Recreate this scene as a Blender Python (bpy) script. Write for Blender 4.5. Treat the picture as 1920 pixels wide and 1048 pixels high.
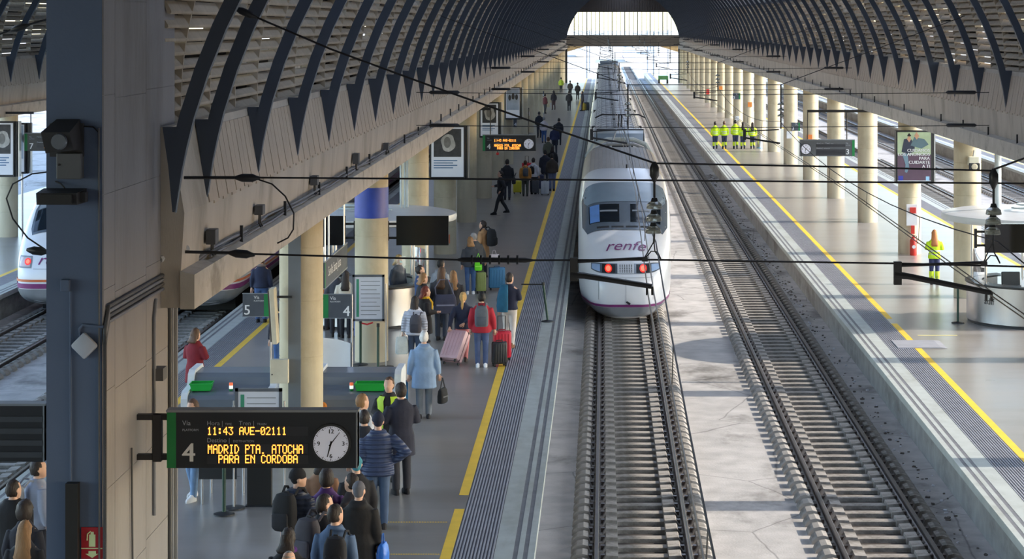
import bpy, bmesh, math, random
from mathutils import Vector, Matrix
from mathutils.bvhtree import BVHTree
random.seed(7)
sc = bpy.context.scene
for _o in list(bpy.data.objects): bpy.data.objects.remove(_o)
C = sc.collection
PI = math.pi

# ---------------------------------------------------------------- camera, sky, sun, exposure
F = 3927.0; VX, VY = 1131.0, 44.0; CZ = 8.5          # focal length in pixels of a 1920 px frame, vanishing point, eye height
cam_d = bpy.data.cameras.new('camera'); cam = bpy.data.objects.new('camera', cam_d); C.objects.link(cam)
cam.location = (0, 0, CZ); cam.rotation_euler = (PI/2, 0, 0)
cam_d.sensor_fit = 'HORIZONTAL'; cam_d.sensor_width = 36.0; cam_d.lens = F/1920*36
cam_d.shift_x = (960-VX)/1920; cam_d.shift_y = -(524-VY)/1920
cam_d.clip_start = 0.1; cam_d.clip_end = 3000
sc.camera = cam
SUN_EL = math.atan(0.5)
wd = bpy.data.worlds.new('sky'); sc.world = wd; wd.use_nodes = True
nt = wd.node_tree; nt.nodes.clear()
sky = nt.nodes.new('ShaderNodeTexSky'); sky.sky_type = 'NISHITA'; sky.sun_disc = False
sky.sun_elevation = SUN_EL; sky.sun_rotation = PI/2; sky.air_density = 1.0; sky.dust_density = 0.7; sky.ozone_density = 1.0
bg = nt.nodes.new('ShaderNodeBackground'); bg.inputs['Strength'].default_value = 0.62
wo = nt.nodes.new('ShaderNodeOutputWorld')
nt.links.new(sky.outputs[0], bg.inputs[0]); nt.links.new(bg.outputs[0], wo.inputs[0])
sun_d = bpy.data.lights.new('sun', 'SUN'); sun_d.energy = 5.0; sun_d.angle = math.radians(0.6); sun_d.color = (1.0, 0.90, 0.77)
sun = bpy.data.objects.new('sun', sun_d); C.objects.link(sun); sun.location = (60, 80, 60)
sun.rotation_euler = Vector((-math.cos(SUN_EL), 0, -math.sin(SUN_EL))).to_track_quat('-Z', 'Y').to_euler()
sc.view_settings.view_transform = 'Standard'; sc.view_settings.look = 'None'
sc.view_settings.gamma = 1.0; sc.view_settings.use_curve_mapping = False
sc.view_settings.exposure = 0.34
sc.cycles.use_denoising = True
sc.cycles.max_bounces = 8; sc.cycles.diffuse_bounces = 5; sc.cycles.glossy_bounces = 3
sc.cycles.transparent_max_bounces = 12

# ---------------------------------------------------------------- helpers
def at(px, py, d): return Vector(((px-VX)*d/F, d, CZ-(py-VY)*d/F))
def on(px, py, z):
    d = F*(CZ-z)/(py-VY); return Vector(((px-VX)*d/F, d, z))
def lin(c):
    c /= 255.0
    return c/12.92 if c <= 0.04045 else ((c+0.055)/1.055)**2.4
def rgb(r, g, b): return (lin(r), lin(g), lin(b))

MATS = {}
def M(name, col, rough=0.6, metal=0.0, var=0.12, scale=3.0, bump=0.0, bscale=30.0, emit=0.0, spec=0.5, stretch=(1,1,1), alpha=None,
      wave=None, detail=4.0, coat=0.0, trans=0.0, rvar=0.0):
    if name in MATS: return MATS[name]
    m = bpy.data.materials.new(name); m.use_nodes = True
    n = m.node_tree.nodes; l = m.node_tree.links
    b = n['Principled BSDF']
    tc = n.new('ShaderNodeTexCoord'); mp = n.new('ShaderNodeMapping'); mp.inputs['Scale'].default_value = stretch
    l.new(tc.outputs['Object'], mp.inputs['Vector'])
    nz = n.new('ShaderNodeTexNoise'); nz.inputs['Scale'].default_value = scale; nz.inputs['Detail'].default_value = detail
    l.new(mp.outputs[0], nz.inputs['Vector'])
    cr = n.new('ShaderNodeValToRGB')
    cr.color_ramp.elements[0].position = 0.3; cr.color_ramp.elements[1].position = 0.7
    cr.color_ramp.elements[0].color = tuple(max(0, c*(1-var)) for c in col)+(1,)
    cr.color_ramp.elements[1].color = tuple(min(1, c*(1+var)) for c in col)+(1,)
    l.new(nz.outputs['Fac'], cr.inputs[0]); l.new(cr.outputs[0], b.inputs['Base Color'])
    b.inputs['Roughness'].default_value = rough; b.inputs['Metallic'].default_value = metal
    b.inputs['Specular IOR Level'].default_value = spec
    if coat: b.inputs['Coat Weight'].default_value = coat; b.inputs['Coat Roughness'].default_value = 0.08
    if trans: b.inputs['Transmission Weight'].default_value = trans
    if rvar:
        mr = n.new('ShaderNodeMapRange'); mr.inputs['To Min'].default_value = max(0.02, rough-rvar); mr.inputs['To Max'].default_value = rough+rvar
        l.new(nz.outputs['Fac'], mr.inputs['Value']); l.new(mr.outputs[0], b.inputs['Roughness'])
    if emit:
        b.inputs['Emission Color'].default_value = tuple(col)+(1,); b.inputs['Emission Strength'].default_value = emit
    if bump or wave:
        bp = n.new('ShaderNodeBump'); bp.inputs['Strength'].default_value = bump or 0.6; bp.inputs['Distance'].default_value = 0.02
        if wave:
            w = n.new('ShaderNodeTexWave'); w.bands_direction = wave[0]; w.inputs['Scale'].default_value = wave[1]; w.inputs['Distortion'].default_value = wave[2]
            l.new(tc.outputs['Object'], w.inputs['Vector']); l.new(w.outputs['Fac'], bp.inputs['Height'])
        else:
            n2 = n.new('ShaderNodeTexNoise'); n2.inputs['Scale'].default_value = bscale; n2.inputs['Detail'].default_value = 3
            l.new(mp.outputs[0], n2.inputs['Vector']); l.new(n2.outputs['Fac'], bp.inputs['Height'])
        l.new(bp.outputs[0], b.inputs['Normal'])
    MATS[name] = m
    return m

def glass_mat(name, tint=(0.9,0.95,0.95), mix=0.12, rough=0.03):
    if name in MATS: return MATS[name]
    m = bpy.data.materials.new(name); m.use_nodes = True
    n = m.node_tree.nodes; l = m.node_tree.links; n.remove(n['Principled BSDF'])
    t = n.new('ShaderNodeBsdfTransparent'); t.inputs[0].default_value = tuple(tint)+(1,)
    g = n.new('ShaderNodeBsdfGlossy'); g.inputs['Roughness'].default_value = rough
    fr = n.new('ShaderNodeFresnel'); fr.inputs[0].default_value = 1.5
    ad = n.new('ShaderNodeMath'); ad.operation = 'ADD'; ad.use_clamp = True; ad.inputs[1].default_value = mix
    mx = n.new('ShaderNodeMixShader'); l.new(fr.outputs[0], ad.inputs[0]); l.new(ad.outputs[0], mx.inputs[0])
    l.new(t.outputs[0], mx.inputs[1]); l.new(g.outputs[0], mx.inputs[2]); l.new(mx.outputs[0], n['Material Output'].inputs[0])
    MATS[name] = m
    return m

def add_stains(m, dark=0.55, scale=0.6, lo=0.52, hi=0.62, stretch=(1,1,1)):
    """multiply large dirt patches into a material's colour"""
    n = m.node_tree.nodes; l = m.node_tree.links; b = n['Principled BSDF']
    src = b.inputs['Base Color'].links[0].from_socket
    tc = n.new('ShaderNodeTexCoord'); mp = n.new('ShaderNodeMapping'); mp.inputs['Scale'].default_value = stretch
    nz = n.new('ShaderNodeTexNoise'); nz.inputs['Scale'].default_value = scale; nz.inputs['Detail'].default_value = 6; nz.inputs['Roughness'].default_value = 0.65
    l.new(tc.outputs['Object'], mp.inputs[0]); l.new(mp.outputs[0], nz.inputs['Vector'])
    cr = n.new('ShaderNodeValToRGB'); cr.color_ramp.elements[0].position = lo; cr.color_ramp.elements[1].position = hi
    cr.color_ramp.elements[0].color = (1,1,1,1); cr.color_ramp.elements[1].color = (dark, dark*0.98, dark*0.94, 1)
    l.new(nz.outputs['Fac'], cr.inputs[0])
    mx = n.new('ShaderNodeMix'); mx.data_type = 'RGBA'; mx.blend_type = 'MULTIPLY'; mx.inputs[0].default_value = 1.0
    l.new(src, mx.inputs[6]); l.new(cr.outputs[0], mx.inputs[7]); l.new(mx.outputs[2], b.inputs['Base Color'])
    return m

def add_cracks(m, scale=0.35, width=0.012, dark=0.45):
    n = m.node_tree.nodes; l = m.node_tree.links; b = n['Principled BSDF']
    src = b.inputs['Base Color'].links[0].from_socket
    tc = n.new('ShaderNodeTexCoord'); nz = n.new('ShaderNodeTexNoise'); nz.inputs['Scale'].default_value = 1.2
    mxv = n.new('ShaderNodeMix'); mxv.data_type = 'VECTOR'; mxv.inputs[0].default_value = 0.12
    l.new(tc.outputs['Object'], nz.inputs['Vector']); l.new(tc.outputs['Object'], mxv.inputs[4]); l.new(nz.outputs['Color'], mxv.inputs[5])
    vo = n.new('ShaderNodeTexVoronoi'); vo.feature = 'DISTANCE_TO_EDGE'; vo.inputs['Scale'].default_value = scale
    l.new(mxv.outputs[1], vo.inputs['Vector'])
    cr = n.new('ShaderNodeValToRGB'); cr.color_ramp.elements[0].position = 0; cr.color_ramp.elements[1].position = width
    cr.color_ramp.elements[0].color = (dark,dark,dark,1); cr.color_ramp.elements[1].color = (1,1,1,1)
    l.new(vo.outputs['Distance'], cr.inputs[0])
    mx = n.new('ShaderNodeMix'); mx.data_type = 'RGBA'; mx.blend_type = 'MULTIPLY'; mx.inputs[0].default_value = 1.0
    l.new(src, mx.inputs[6]); l.new(cr.outputs[0], mx.inputs[7]); l.new(mx.outputs[2], b.inputs['Base Color'])
    return m

class MB:
    def __init__(s): s.v = []; s.f = []; s.m = []
    def add(s, verts, faces, mi=0):
        o = len(s.v); s.v += [tuple(p) for p in verts]; s.f += [tuple(i+o for i in f) for f in faces]; s.m += [mi]*len(faces); return s
    def box(s, x0, x1, y0, y1, z0, z1, mi=0):
        return s.add([(x0,y0,z0),(x1,y0,z0),(x1,y1,z0),(x0,y1,z0),(x0,y0,z1),(x1,y0,z1),(x1,y1,z1),(x0,y1,z1)],
                     [(0,3,2,1),(4,5,6,7),(0,1,5,4),(1,2,6,5),(2,3,7,6),(3,0,4,7)], mi)
    def cbox(s, c, size, mi=0, rot=None, bev=0.0):
        """box about a centre, optionally turned and with chamfered edges"""
        hx, hy, hz = size[0]/2, size[1]/2, size[2]/2
        if bev > 0:
            bm = bmesh.new(); bmesh.ops.create_cube(bm, size=1)
            for v in bm.verts: v.co = Vector((v.co.x*size[0], v.co.y*size[1], v.co.z*size[2]))
            bmesh.ops.bevel(bm, geom=list(bm.edges), offset=bev, segments=2, affect='EDGES', profile=0.5)
            bm.verts.index_update(); vs = [v.co.copy() for v in bm.verts]; fs = [tuple(v.index for v in f.verts) for f in bm.faces]; bm.free()
        else:
            vs = [Vector((x,y,z)) for z in (-hz,hz) for (x,y) in ((-hx,-hy),(hx,-hy),(hx,hy),(-hx,hy))]
            fs = [(0,3,2,1),(4,5,6,7),(0,1,5,4),(1,2,6,5),(2,3,7,6),(3,0,4,7)]
        if rot is not None: vs = [rot @ v for v in vs]
        c = Vector(c)
        return s.add([v+c for v in vs], fs, mi)
    def ext(s, poly, axis, a, b, mi=0):
        n = len(poly)
        def P(p, t):
            return {'y': (p[0], t, p[1]), 'x': (t, p[0], p[1]), 'z': (p[0], p[1], t)}[axis]
        vs = [P(p, a) for p in poly]+[P(p, b) for p in poly]
        fs = [tuple(range(n)), tuple(range(2*n-1, n-1, -1))]+[(i, n+i, n+(i+1) % n, (i+1) % n) for i in range(n)]
        return s.add(vs, fs, mi)
    def loft(s, rings, cap=True, mi=0, closed=True):
        o = len(s.v); n = len(rings[0])
        for r in rings: s.v += [tuple(p) for p in r]
        k = n if closed else n-1
        for i in range(len(rings)-1):
            for j in range(k):
                s.f.append((o+i*n+j, o+i*n+(j+1) % n, o+(i+1)*n+(j+1) % n, o+(i+1)*n+j)); s.m.append(mi)
        if cap and closed:
            s.f.append(tuple(o+j for j in range(n-1, -1, -1))); s.m.append(mi)
            e = o+(len(rings)-1)*n
            s.f.append(tuple(e+j for j in range(n))); s.m.append(mi)
        return s
    def tube(s, pts, r, n=6, mi=0, cap=True):
        pts = [Vector(p) for p in pts]; rr = r if isinstance(r, (list, tuple)) else [r]*len(pts)
        rings = []; up = None
        for i, p in enumerate(pts):
            t = (pts[min(i+1, len(pts)-1)]-pts[max(i-1, 0)])
            if t.length < 1e-9: t = Vector((0,0,1))
            t.normalize()
            if up is None:
                up = Vector((0,0,1)) if abs(t.z) < 0.9 else Vector((0,1,0))
            a = t.cross(up)
            if a.length < 1e-6: a = t.cross(Vector((1,0.3,0)))
            a.normalize(); bb = a.cross(t).normalized(); up = bb
            rings.append([p+a*(rr[i]*math.cos(2*PI*k/n))+bb*(rr[i]*math.sin(2*PI*k/n)) for k in range(n)])
        return s.loft(rings, cap, mi)
    def cyl(s, p0, p1, r, r1=None, n=12, mi=0): return s.tube([p0, p1], [r, r if r1 is None else r1], n, mi)
    def lathe(s, prof, c=(0,0,0), n=20, mi=0, a0=0.0, a1=2*PI):
        full = abs(a1-a0-2*PI) < 1e-6; k = n if full else n+1
        rings = [[(c[0]+r*math.cos(a0+(a1-a0)*j/n), c[1]+r*math.sin(a0+(a1-a0)*j/n), c[2]+z) for j in range(k)] for r, z in prof]
        return s.loft(rings, full, mi, closed=full)
    def ball(s, c, rx, ry=None, rz=None, n=10, m=7, mi=0):
        ry = ry or rx; rz = rz or rx
        rings = [[(c[0]+rx*math.sin(PI*i/m)*math.cos(2*PI*j/n), c[1]+ry*math.sin(PI*i/m)*math.sin(2*PI*j/n), c[2]-rz*math.cos(PI*i/m)) for j in range(n)] for i in range(m+1)]
        rings[0] = [(c[0]+(p[0]-c[0])*.01, c[1]+(p[1]-c[1])*.01, p[2]) for p in rings[0]]
        return s.loft(rings, True, mi)
    def mesh(s, name, mats, smooth=False, recalc=True, angle=35):
        me = bpy.data.meshes.new(name); me.from_pydata(s.v, [], s.f)
        mats = mats if isinstance(mats, (list, tuple)) else [mats]
        for m in mats: me.materials.append(m)
        if len(mats) > 1: me.polygons.foreach_set('material_index', s.m)
        if recalc:
            bm = bmesh.new(); bm.from_mesh(me); bmesh.ops.recalc_face_normals(bm, faces=bm.faces); bm.to_mesh(me); bm.free()
        if smooth:
            me.shade_smooth(); me.set_sharp_from_angle(angle=math.radians(angle))
        me.update()
        return me
    def build(s, name, mats, parent=None, smooth=False, recalc=True, loc=None, rot=None, angle=35):
        return inst(s.mesh(name, mats, smooth, recalc, angle), name, parent, loc, rot)

def inst(me, name, parent=None, loc=None, rot=None, scale=None):
    o = bpy.data.objects.new(name, me); C.objects.link(o)
    if parent is not None: o.parent = parent
    if loc is not None: o.location = loc
    if rot is not None: o.rotation_euler = rot
    if scale is not None: o.scale = scale
    return o
def tag(o, label, cat, group=None):
    o['label'] = label; o['category'] = cat
    if group: o['group'] = group
    return o
def thing(name, label, cat, loc=(0,0,0), rz=0.0, group=None):
    o = bpy.data.objects.new(name, None); C.objects.link(o); o.empty_display_size = 0.2
    o.location = loc; o.rotation_euler = (0, 0, rz)
    return tag(o, label, cat, group)
def struct(o): o['kind'] = 'structure'; return o
def copy_tree(o, parent=None):
    c = o.copy(); C.objects.link(c); c.parent = parent
    for ch in list(o.children): copy_tree(ch, c)
    return c

# lettering: all text is turned into meshes in one go, while the scene is still empty
TXT = {}
def want(keys):
    tmp = []
    for (s, sh) in keys:
        cu = bpy.data.curves.new('lettering', 'FONT'); cu.body = s; cu.size = 1.0; cu.shear = sh; cu.align_x = 'LEFT'; cu.resolution_u = 3
        o = bpy.data.objects.new('lettering', cu); C.objects.link(o); tmp.append((s, sh, o))
    bpy.context.view_layer.update(); dg = bpy.context.evaluated_depsgraph_get()
    for s, sh, o in tmp:
        me = bpy.data.meshes.new_from_object(o.evaluated_get(dg))
        TXT[(s, sh)] = ([v.co.copy() for v in me.vertices], [tuple(p.vertices) for p in me.polygons])
    for s, sh, o in tmp: bpy.data.objects.remove(o)
def text(s, x, z, size, mat, parent, y=0.0, align='L', name='lettering', flip=1, shear=0.0, bold=0.0):
    """flat lettering in the parent's x-z plane facing -y"""
    vs, fs = TXT[(s, shear)]
    w = max(v.x for v in vs); off = {'L': 0, 'C': -w/2, 'R': -w}[align]
    mb = MB()
    for q, dx in enumerate((0,) if not bold else (-bold, bold)):
        mb.add([(x+((v.x+off)*size+dx)*flip, y-.0012*q, z+v.y*size) for v in vs], fs)
    return mb.build(name, mat, parent, recalc=False)
want([(t, 0.0) for t in ('Vía','PLATFORM','Hora |','TIME','Tren |','TRAIN','Destino |','DESTINATION','4','3','5','7','12','6','9','CUIDAMOS','LOS ANUNCIOS','PARA','CUIDARTE','A TI','adif','Sevilla Santa Justa','renfe','| RAIN','INFORMACION')]+[('renfe', 0.35)])

# ---------------------------------------------------------------- materials of the building
m_conc = add_stains(M('concrete_wall', rgb(188,180,168), 0.85, var=0.10, scale=1.5, stretch=(1,1,0.25), bump=0.15, bscale=60), 0.72, 1.2, 0.5, 0.66, (1,1,0.3))
m_ledge = add_stains(M('concrete_ledge', rgb(186,182,174), 0.85, var=0.10, scale=2.5, bump=0.15, bscale=50), 0.6, 1.6, 0.52, 0.68)
m_flute = M('fluted_panel_paint', rgb(186,172,155), 0.8, var=0.06, scale=1.0, stretch=(1,1,0.3))
m_col = add_stains(M('column_concrete', rgb(198,187,160), 0.75, var=0.07, scale=5.0, stretch=(1,1,0.12), bump=0.08, bscale=40), 0.82, 0.9, 0.5, 0.7)
m_rib = M('painted_steel_rib', rgb(62,72,88), 0.45, 0.0, var=0.06, scale=2)
m_slat = M('louvre_slat', rgb(178,166,148), 0.8, var=0.14, scale=2.2)
m_roof = M('roof_sheet', rgb(84,78,76), 0.8, var=0.1, scale=1.0)
m_pier_blue = M('pier_blue_paint', rgb(84,99,126), 0.7, var=0.05, scale=1.0, bump=0.08, bscale=30)
m_pier = add_stains(M('pier_concrete', rgb(140,139,142), 0.85, var=0.09, scale=1.4, stretch=(1,1,0.2), bump=0.15, bscale=40), 0.75, 1.1, 0.5, 0.68, (1,1,0.25))
m_floor = add_stains(M('platform_floor_terrazzo', rgb(140,135,130), 0.30, var=0.08, scale=0.9, stretch=(0.5,1.6,1), detail=3, rvar=0.05), 0.86, 0.5, 0.48, 0.66, (0.5,1.8,1))
m_edge = add_stains(M('platform_edge_granite', rgb(174,179,175), 0.55, var=0.08, scale=3, bump=0.05, bscale=80), 0.82, 1.2, 0.5, 0.66, (1,0.3,1))
m_band = M('platform_dark_band', rgb(112,112,116), 0.6, var=0.15, scale=4)
m_tact = M('tactile_paving', rgb(152,153,160), 0.6, var=0.1, scale=3)
m_groove = M('tactile_groove', rgb(100,100,107), 0.8, var=0.1, scale=3)
m_yellow = M('yellow_line', rgb(240,196,60), 0.55, var=0.07, scale=4)
m_bed = add_cracks(add_stains(M('trackbed_concrete', rgb(176,172,168), 0.85, var=0.16, scale=2.0, detail=8, bump=0.2, bscale=25), 0.42, 0.45, 0.54, 0.66, (0.8,0.5,1)), 0.3, 0.006, 0.5)
m_pface = add_stains(M('platform_wall_concrete', rgb(150,148,144), 0.85, var=0.15, scale=2.5, bump=0.2, bscale=30), 0.6, 1.0, 0.5, 0.66, (1,0.4,1))
m_dark = M('dark_metal', rgb(38,40,44), 0.5, var=0.1)
m_black = M('black_plastic', rgb(26,26,28), 0.55, var=0.1)
m_steel = M('brushed_steel', rgb(190,190,192), 0.28, 1.0, var=0.06, scale=2, stretch=(1,1,0.2))
m_white = M('white_paint', rgb(226,228,230), 0.5, var=0.03)
m_grey = M('grey_paint', rgb(132,138,146), 0.5, var=0.05)
m_pane = glass_mat('window_glass', (0.93,0.97,0.97), 0.02)
m_sky_roof = M('blue_grey_roof_sheet', rgb(120,136,160), 0.35, 0.0, var=0.06, scale=1.0)

# ---------------------------------------------------------------- the hall
ZP = 0.62                      # platform top; rail head is z = 0
ZG = -0.16                     # trackbed
S = 2.6                        # hall axis
Y0, Y1 = 24.3, 278.0
BAY = 3.8
RIBS = [23.9]+[25.8+BAY*k for k in range(67)]
def mx(x): return 2*S-x
AC, AR = 5.36, 7.55            # arch centre height and inner radius

# trackbed
tb = MB().box(-60, 60, -20, 330, -0.6, ZG)
struct(tb.build('ground_trackbed', m_bed))

def platform(name, xe, sgn, xfar, y0, y1, gaps):
    """platform body from its track edge xe to xfar; sgn = direction from the edge inward"""
    p = MB(); a, b = xe+sgn*0.10, xfar-sgn*0.10
    p.box(min(a,b), max(a,b), y0, y1, -0.5, ZP-0.14)
    q = struct(p.build(name, m_pface))
    return q
def edge(parent, xe, sgn, y0, y1, gaps):
    def X(a, b): return (min(xe+sgn*a, xe+sgn*b), max(xe+sgn*a, xe+sgn*b))
    e = MB()
    for a, b in ((0.0,0.10),(0.17,0.25),(0.32,0.60)): e.box(*X(a,b), y0, y1, ZP-0.14, ZP)
    e.build('edge_coping', m_edge, parent)
    for a, b in ((0.10,0.17),(0.25,0.32)): MB().box(*X(a,b), y0, y1, ZP-0.14, ZP-0.003).build('grip_band', m_band, parent)
    t = MB(); n = 12; w = 0.62/n
    t.box(*X(0.60,1.22), y0, y1, ZP-0.14, ZP-0.012, mi=1)
    for i in range(n):
        c = 0.60+w*(i+0.5)
        x0, x1 = X(c-w*0.3, c+w*0.3)
        t.ext([(x0,ZP-0.013),(x1,ZP-0.013),(x1-0.005,ZP+0.003),(x0+0.005,ZP+0.003)], 'y', y0, y1)
    t.build('tactile_strip', [m_tact, m_groove], parent)
    ys = [y0]+[g for pair in gaps for g in pair]+[y1]
    for i in range(0, len(ys), 2):
        MB().box(*X(1.23,1.39), ys[i], ys[i+1], ZP-0.05, ZP+0.002).build('yellow_line', m_yellow, parent)
XA, XB = -10.17, -1.02         # platform 4/5
XC, XD = 6.33, 14.85           # platform 2/3
pl = platform('platform_floor_left', XB, -1, XA, -10, 300, [])
MB().box(XA+1.22, XB-1.22, -10, 300, ZP-0.14, ZP).build('terrazzo_surface', m_floor, pl)
edge(pl, XB, -1, -10, 300, [(34.0, 35.0)]); edge(pl, XA, 1, -10, 300, [])
pr = platform('platform_floor_right', XC, 1, XD, -10, 330, [])
MB().box(XC+1.22, XD-1.22, -10, 330, ZP-0.14, ZP).build('terrazzo_surface', m_floor, pr)
edge(pr, XC, 1, -10, 330, [(55.0, 55.9)]); edge(pr, XD, -1, -10, 330, [])
pn = platform('platform_floor_far_right', 22.2, 1, 34, -10, 330, [])
MB().box(23.4, 33.9, -10, 330, ZP-0.14, ZP).build('terrazzo_surface', m_floor, pn); edge(pn, 22.2, 1, -10, 330, [])
pf = platform('platform_floor_far_left', -17.5, -1, -27, 30, 300, [])
MB().box(-26.9, -18.7, 30, 300, ZP-0.14, ZP).build('terrazzo_surface', m_floor, pf); edge(pf, -17.5, -1, 30, 300, [])
# thin dashed queue lines and the ramp plate
for k, (ya, xa, xb) in enumerate(((33.1,-3.45,-2.45),(31.1,-3.3,-2.42))):
    mb = MB(); n = 24
    for i in range(n):
        x = xa+(xb-xa)*i/n; mb.box(x, x+(xb-xa)/n*0.6, ya-0.02, ya+0.02, ZP-0.01, ZP+0.003)
    mb.build('queue_line', m_yellow, pl)
MB().box(7.95, 8.95, 52.9, 52.97, ZP-0.01, ZP+0.003).build('queue_line', M('faded_yellow', rgb(226,214,140), 0.6), pr)
MB().ext([(7.15,ZP-0.01),(8.35,ZP-0.01),(8.35,ZP+0.004),(8.2,ZP+0.02),(7.15,ZP+0.02)], 'y', 50.8, 52.0).build('cover_plate', m_tact, pr)

# ---- longitudinal walls with ledge, ribs, fluted panels and louvres
prof = [(-4.75,5.20),(-4.75,5.58),(-4.90,5.62),(-4.86,6.30),(-5.03,7.30),(-5.65,7.30),(-5.95,5.58),(-5.95,5.20)]
def lon_wall(name, side, y0, y1, off=0.0):
    P = [(x+off, z) for x, z in prof] if side < 0 else [(mx(x)+off, z) for x, z in prof]
    return struct(MB().ext(P, 'y', y0, y1).build(name, m_conc))
def ledge_cap(par, side, y0, y1, off=0.0):
    P = [(-4.735,5.19),(-4.735,5.59),(-4.90,5.63),(-4.90,5.19)]
    P = [(x+off, z) for x, z in P] if side < 0 else [(mx(x)+off, z) for x, z in P]
    MB().ext(P, 'y', y0, y1).build('ledge', m_ledge, par)
def flute_mesh(side, L=BAY, off=0.0):
    """a board-marked panel: boards with recessed joints, standing 2 cm proud of the wall"""
    mb = MB(); n = 12; w = L/n
    for i in range(n):
        a, b = i*w+0.015, (i+1)*w-0.015; e = 0.09 if i % 2 else 0.0
        q = [(-4.90,6.28-e*0.4),(-4.845,6.30-e*0.4),(-5.00,7.20),(-5.04,7.20)]
        q = [(x, z) for x, z in q] if side < 0 else [(mx(x), z) for x, z in q]
        mb.ext(q, 'y', a, b)
    return mb.mesh('fluted_panel', m_flute)
wl = lon_wall('wall_left', -1, Y0, Y1); ledge_cap(wl, -1, Y0-.04, Y1)
wr = lon_wall('wall_right', 1, 2.0, Y1); ledge_cap(wr, 1, 1.96, Y1)  # near end runs on out of view, added to keep sun off the left platform
wf = lon_wall('wall_far_left', -1, 60, Y1, -16.4); ledge_cap(wf, -1, 60, Y1, -16.4)
fl, fr_ = flute_mesh(-1), flute_mesh(1)
for y in RIBS[1:-1]:
    inst(fl, 'fluted_panel', wl, (0, y, 0)); inst(fr_, 'fluted_panel', wr, (0, y, 0))
for k in range(10): inst(fl, 'fluted_panel', wf, (-16.4, 63.8+k*BAY, 0))

def arc_pt(R, a): return (S-R*math.cos(a), AC+R*math.sin(a))     # a = 0 at the left spring
def rib_mesh():
    mb = MB(); a0 = math.asin((6.35-AC)/AR); N = 40; t = 0.06
    inner = [arc_pt(AR, a0+(PI-2*a0)*i/N) for i in range(N+1)]
    def rout(i):
        a = a0+(PI-2*a0)*i/N; return arc_pt(AR+(0.02 if i in (0, N) else 0.165), a)
    outer = [rout(i) for i in range(N+1)]
    rings = []
    for i in range(N+1):
        (xi, zi), (xo, zo) = inner[i], outer[i]
        rings.append([(xi,-t,zi),(xi,t,zi),(xo,t,zo),(xo,-t,zo)])
    mb.loft(rings)
    for s in (-1, 1):
        q = [(-4.875,6.34),(-4.80,6.83),(-4.695,7.32),(-5.02,7.32)]
        q = q if s < 0 else [(mx(x), z) for x, z in q]
        mb.ext(q, 'y', -0.05, 0.05)
    return mb.mesh('roof_rib', m_rib, smooth=True)
ceil = MB()
Ng = 30; a_top = math.asin((10.5-7.52)/6.0)
def ell(off_, a): return (S-(7.82+off_)*math.cos(a), 7.52+(6.0+off_)*math.sin(a))
def shell(mb, y0, y1, R0, R1, aa, bb, n):
    pts = [ell(R0, aa+(bb-aa)*i/n) for i in range(n+1)]+[ell(R1, bb+(aa-bb)*i/n) for i in range(n+1)]
    mb.ext(pts, 'y', y0, y1)
A_SK = PI/2-0.17
shell(ceil, 23.8, Y1+0.3, 0.0, 0.25, a_top, A_SK, 12); shell(ceil, 23.8, Y1+0.3, 0.0, 0.25, PI-A_SK, PI-a_top, 12)
ce = struct(ceil.build('ceiling', m_roof))
# frosted rooflight strip along the unseen crown, added to let in diffuse light
m_frost = bpy.data.materials.new('added_frosted_rooflight'); m_frost.use_nodes = True
_n = m_frost.node_tree.nodes; _n.remove(_n['Principled BSDF']); _t = _n.new('ShaderNodeBsdfTranslucent'); _t.inputs[0].default_value = (0.86,0.9,0.94,1); m_frost.node_tree.links.new(_t.outputs[0], _n['Material Output'].inputs[0])
def added_rooflight(parent, off, y0, y1):
    for k in range(int((y1-y0)/7.6)+1):
        a, b = y0+7.6*k, min(y0+7.6*(k+1)-0.1, y1)
        if b-a < .5: continue
        P_ = [ell(0.1, A_SK+(PI-2*A_SK)*i/6) for i in range(7)]
        MB().loft([[(x+off, a, z) for x, z in P_], [(x+off, b, z) for x, z in P_]], False, closed=False).build('added_rooflight_pane', m_frost, parent)
added_rooflight(ce, 0, 23.8, Y1)
rm = rib_mesh()
for y in RIBS: inst(rm, 'roof_rib', ce, (0, y, 0))
# skylight-side sheet band between louvres and roof, both sides
a_l0 = math.asin((7.27-7.52)/6.0); a_l1 = math.asin((9.75-7.52)/6.0)
for s, w in ((-1, wl), (1, wr)):
    mb = MB()
    if s < 0: shell(mb, 23.8, Y1, 0.0, 0.06, a_l1, a_top, 6)
    else: shell(mb, 23.8, Y1, 0.0, 0.06, PI-a_top, PI-a_l1, 6)
    mb.build('roof_band', m_sky_roof, w)
# purlins
for a in (a_l1, a_top):
    for s, w in ((-1, wl), (1, wr)):
        x, z = ell(-0.06, a if s < 0 else PI-a)
        MB().cbox((x, (23.8+Y1)/2, z), (0.08, Y1-23.8, 0.08)).build('purlin', m_rib, w)
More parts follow.
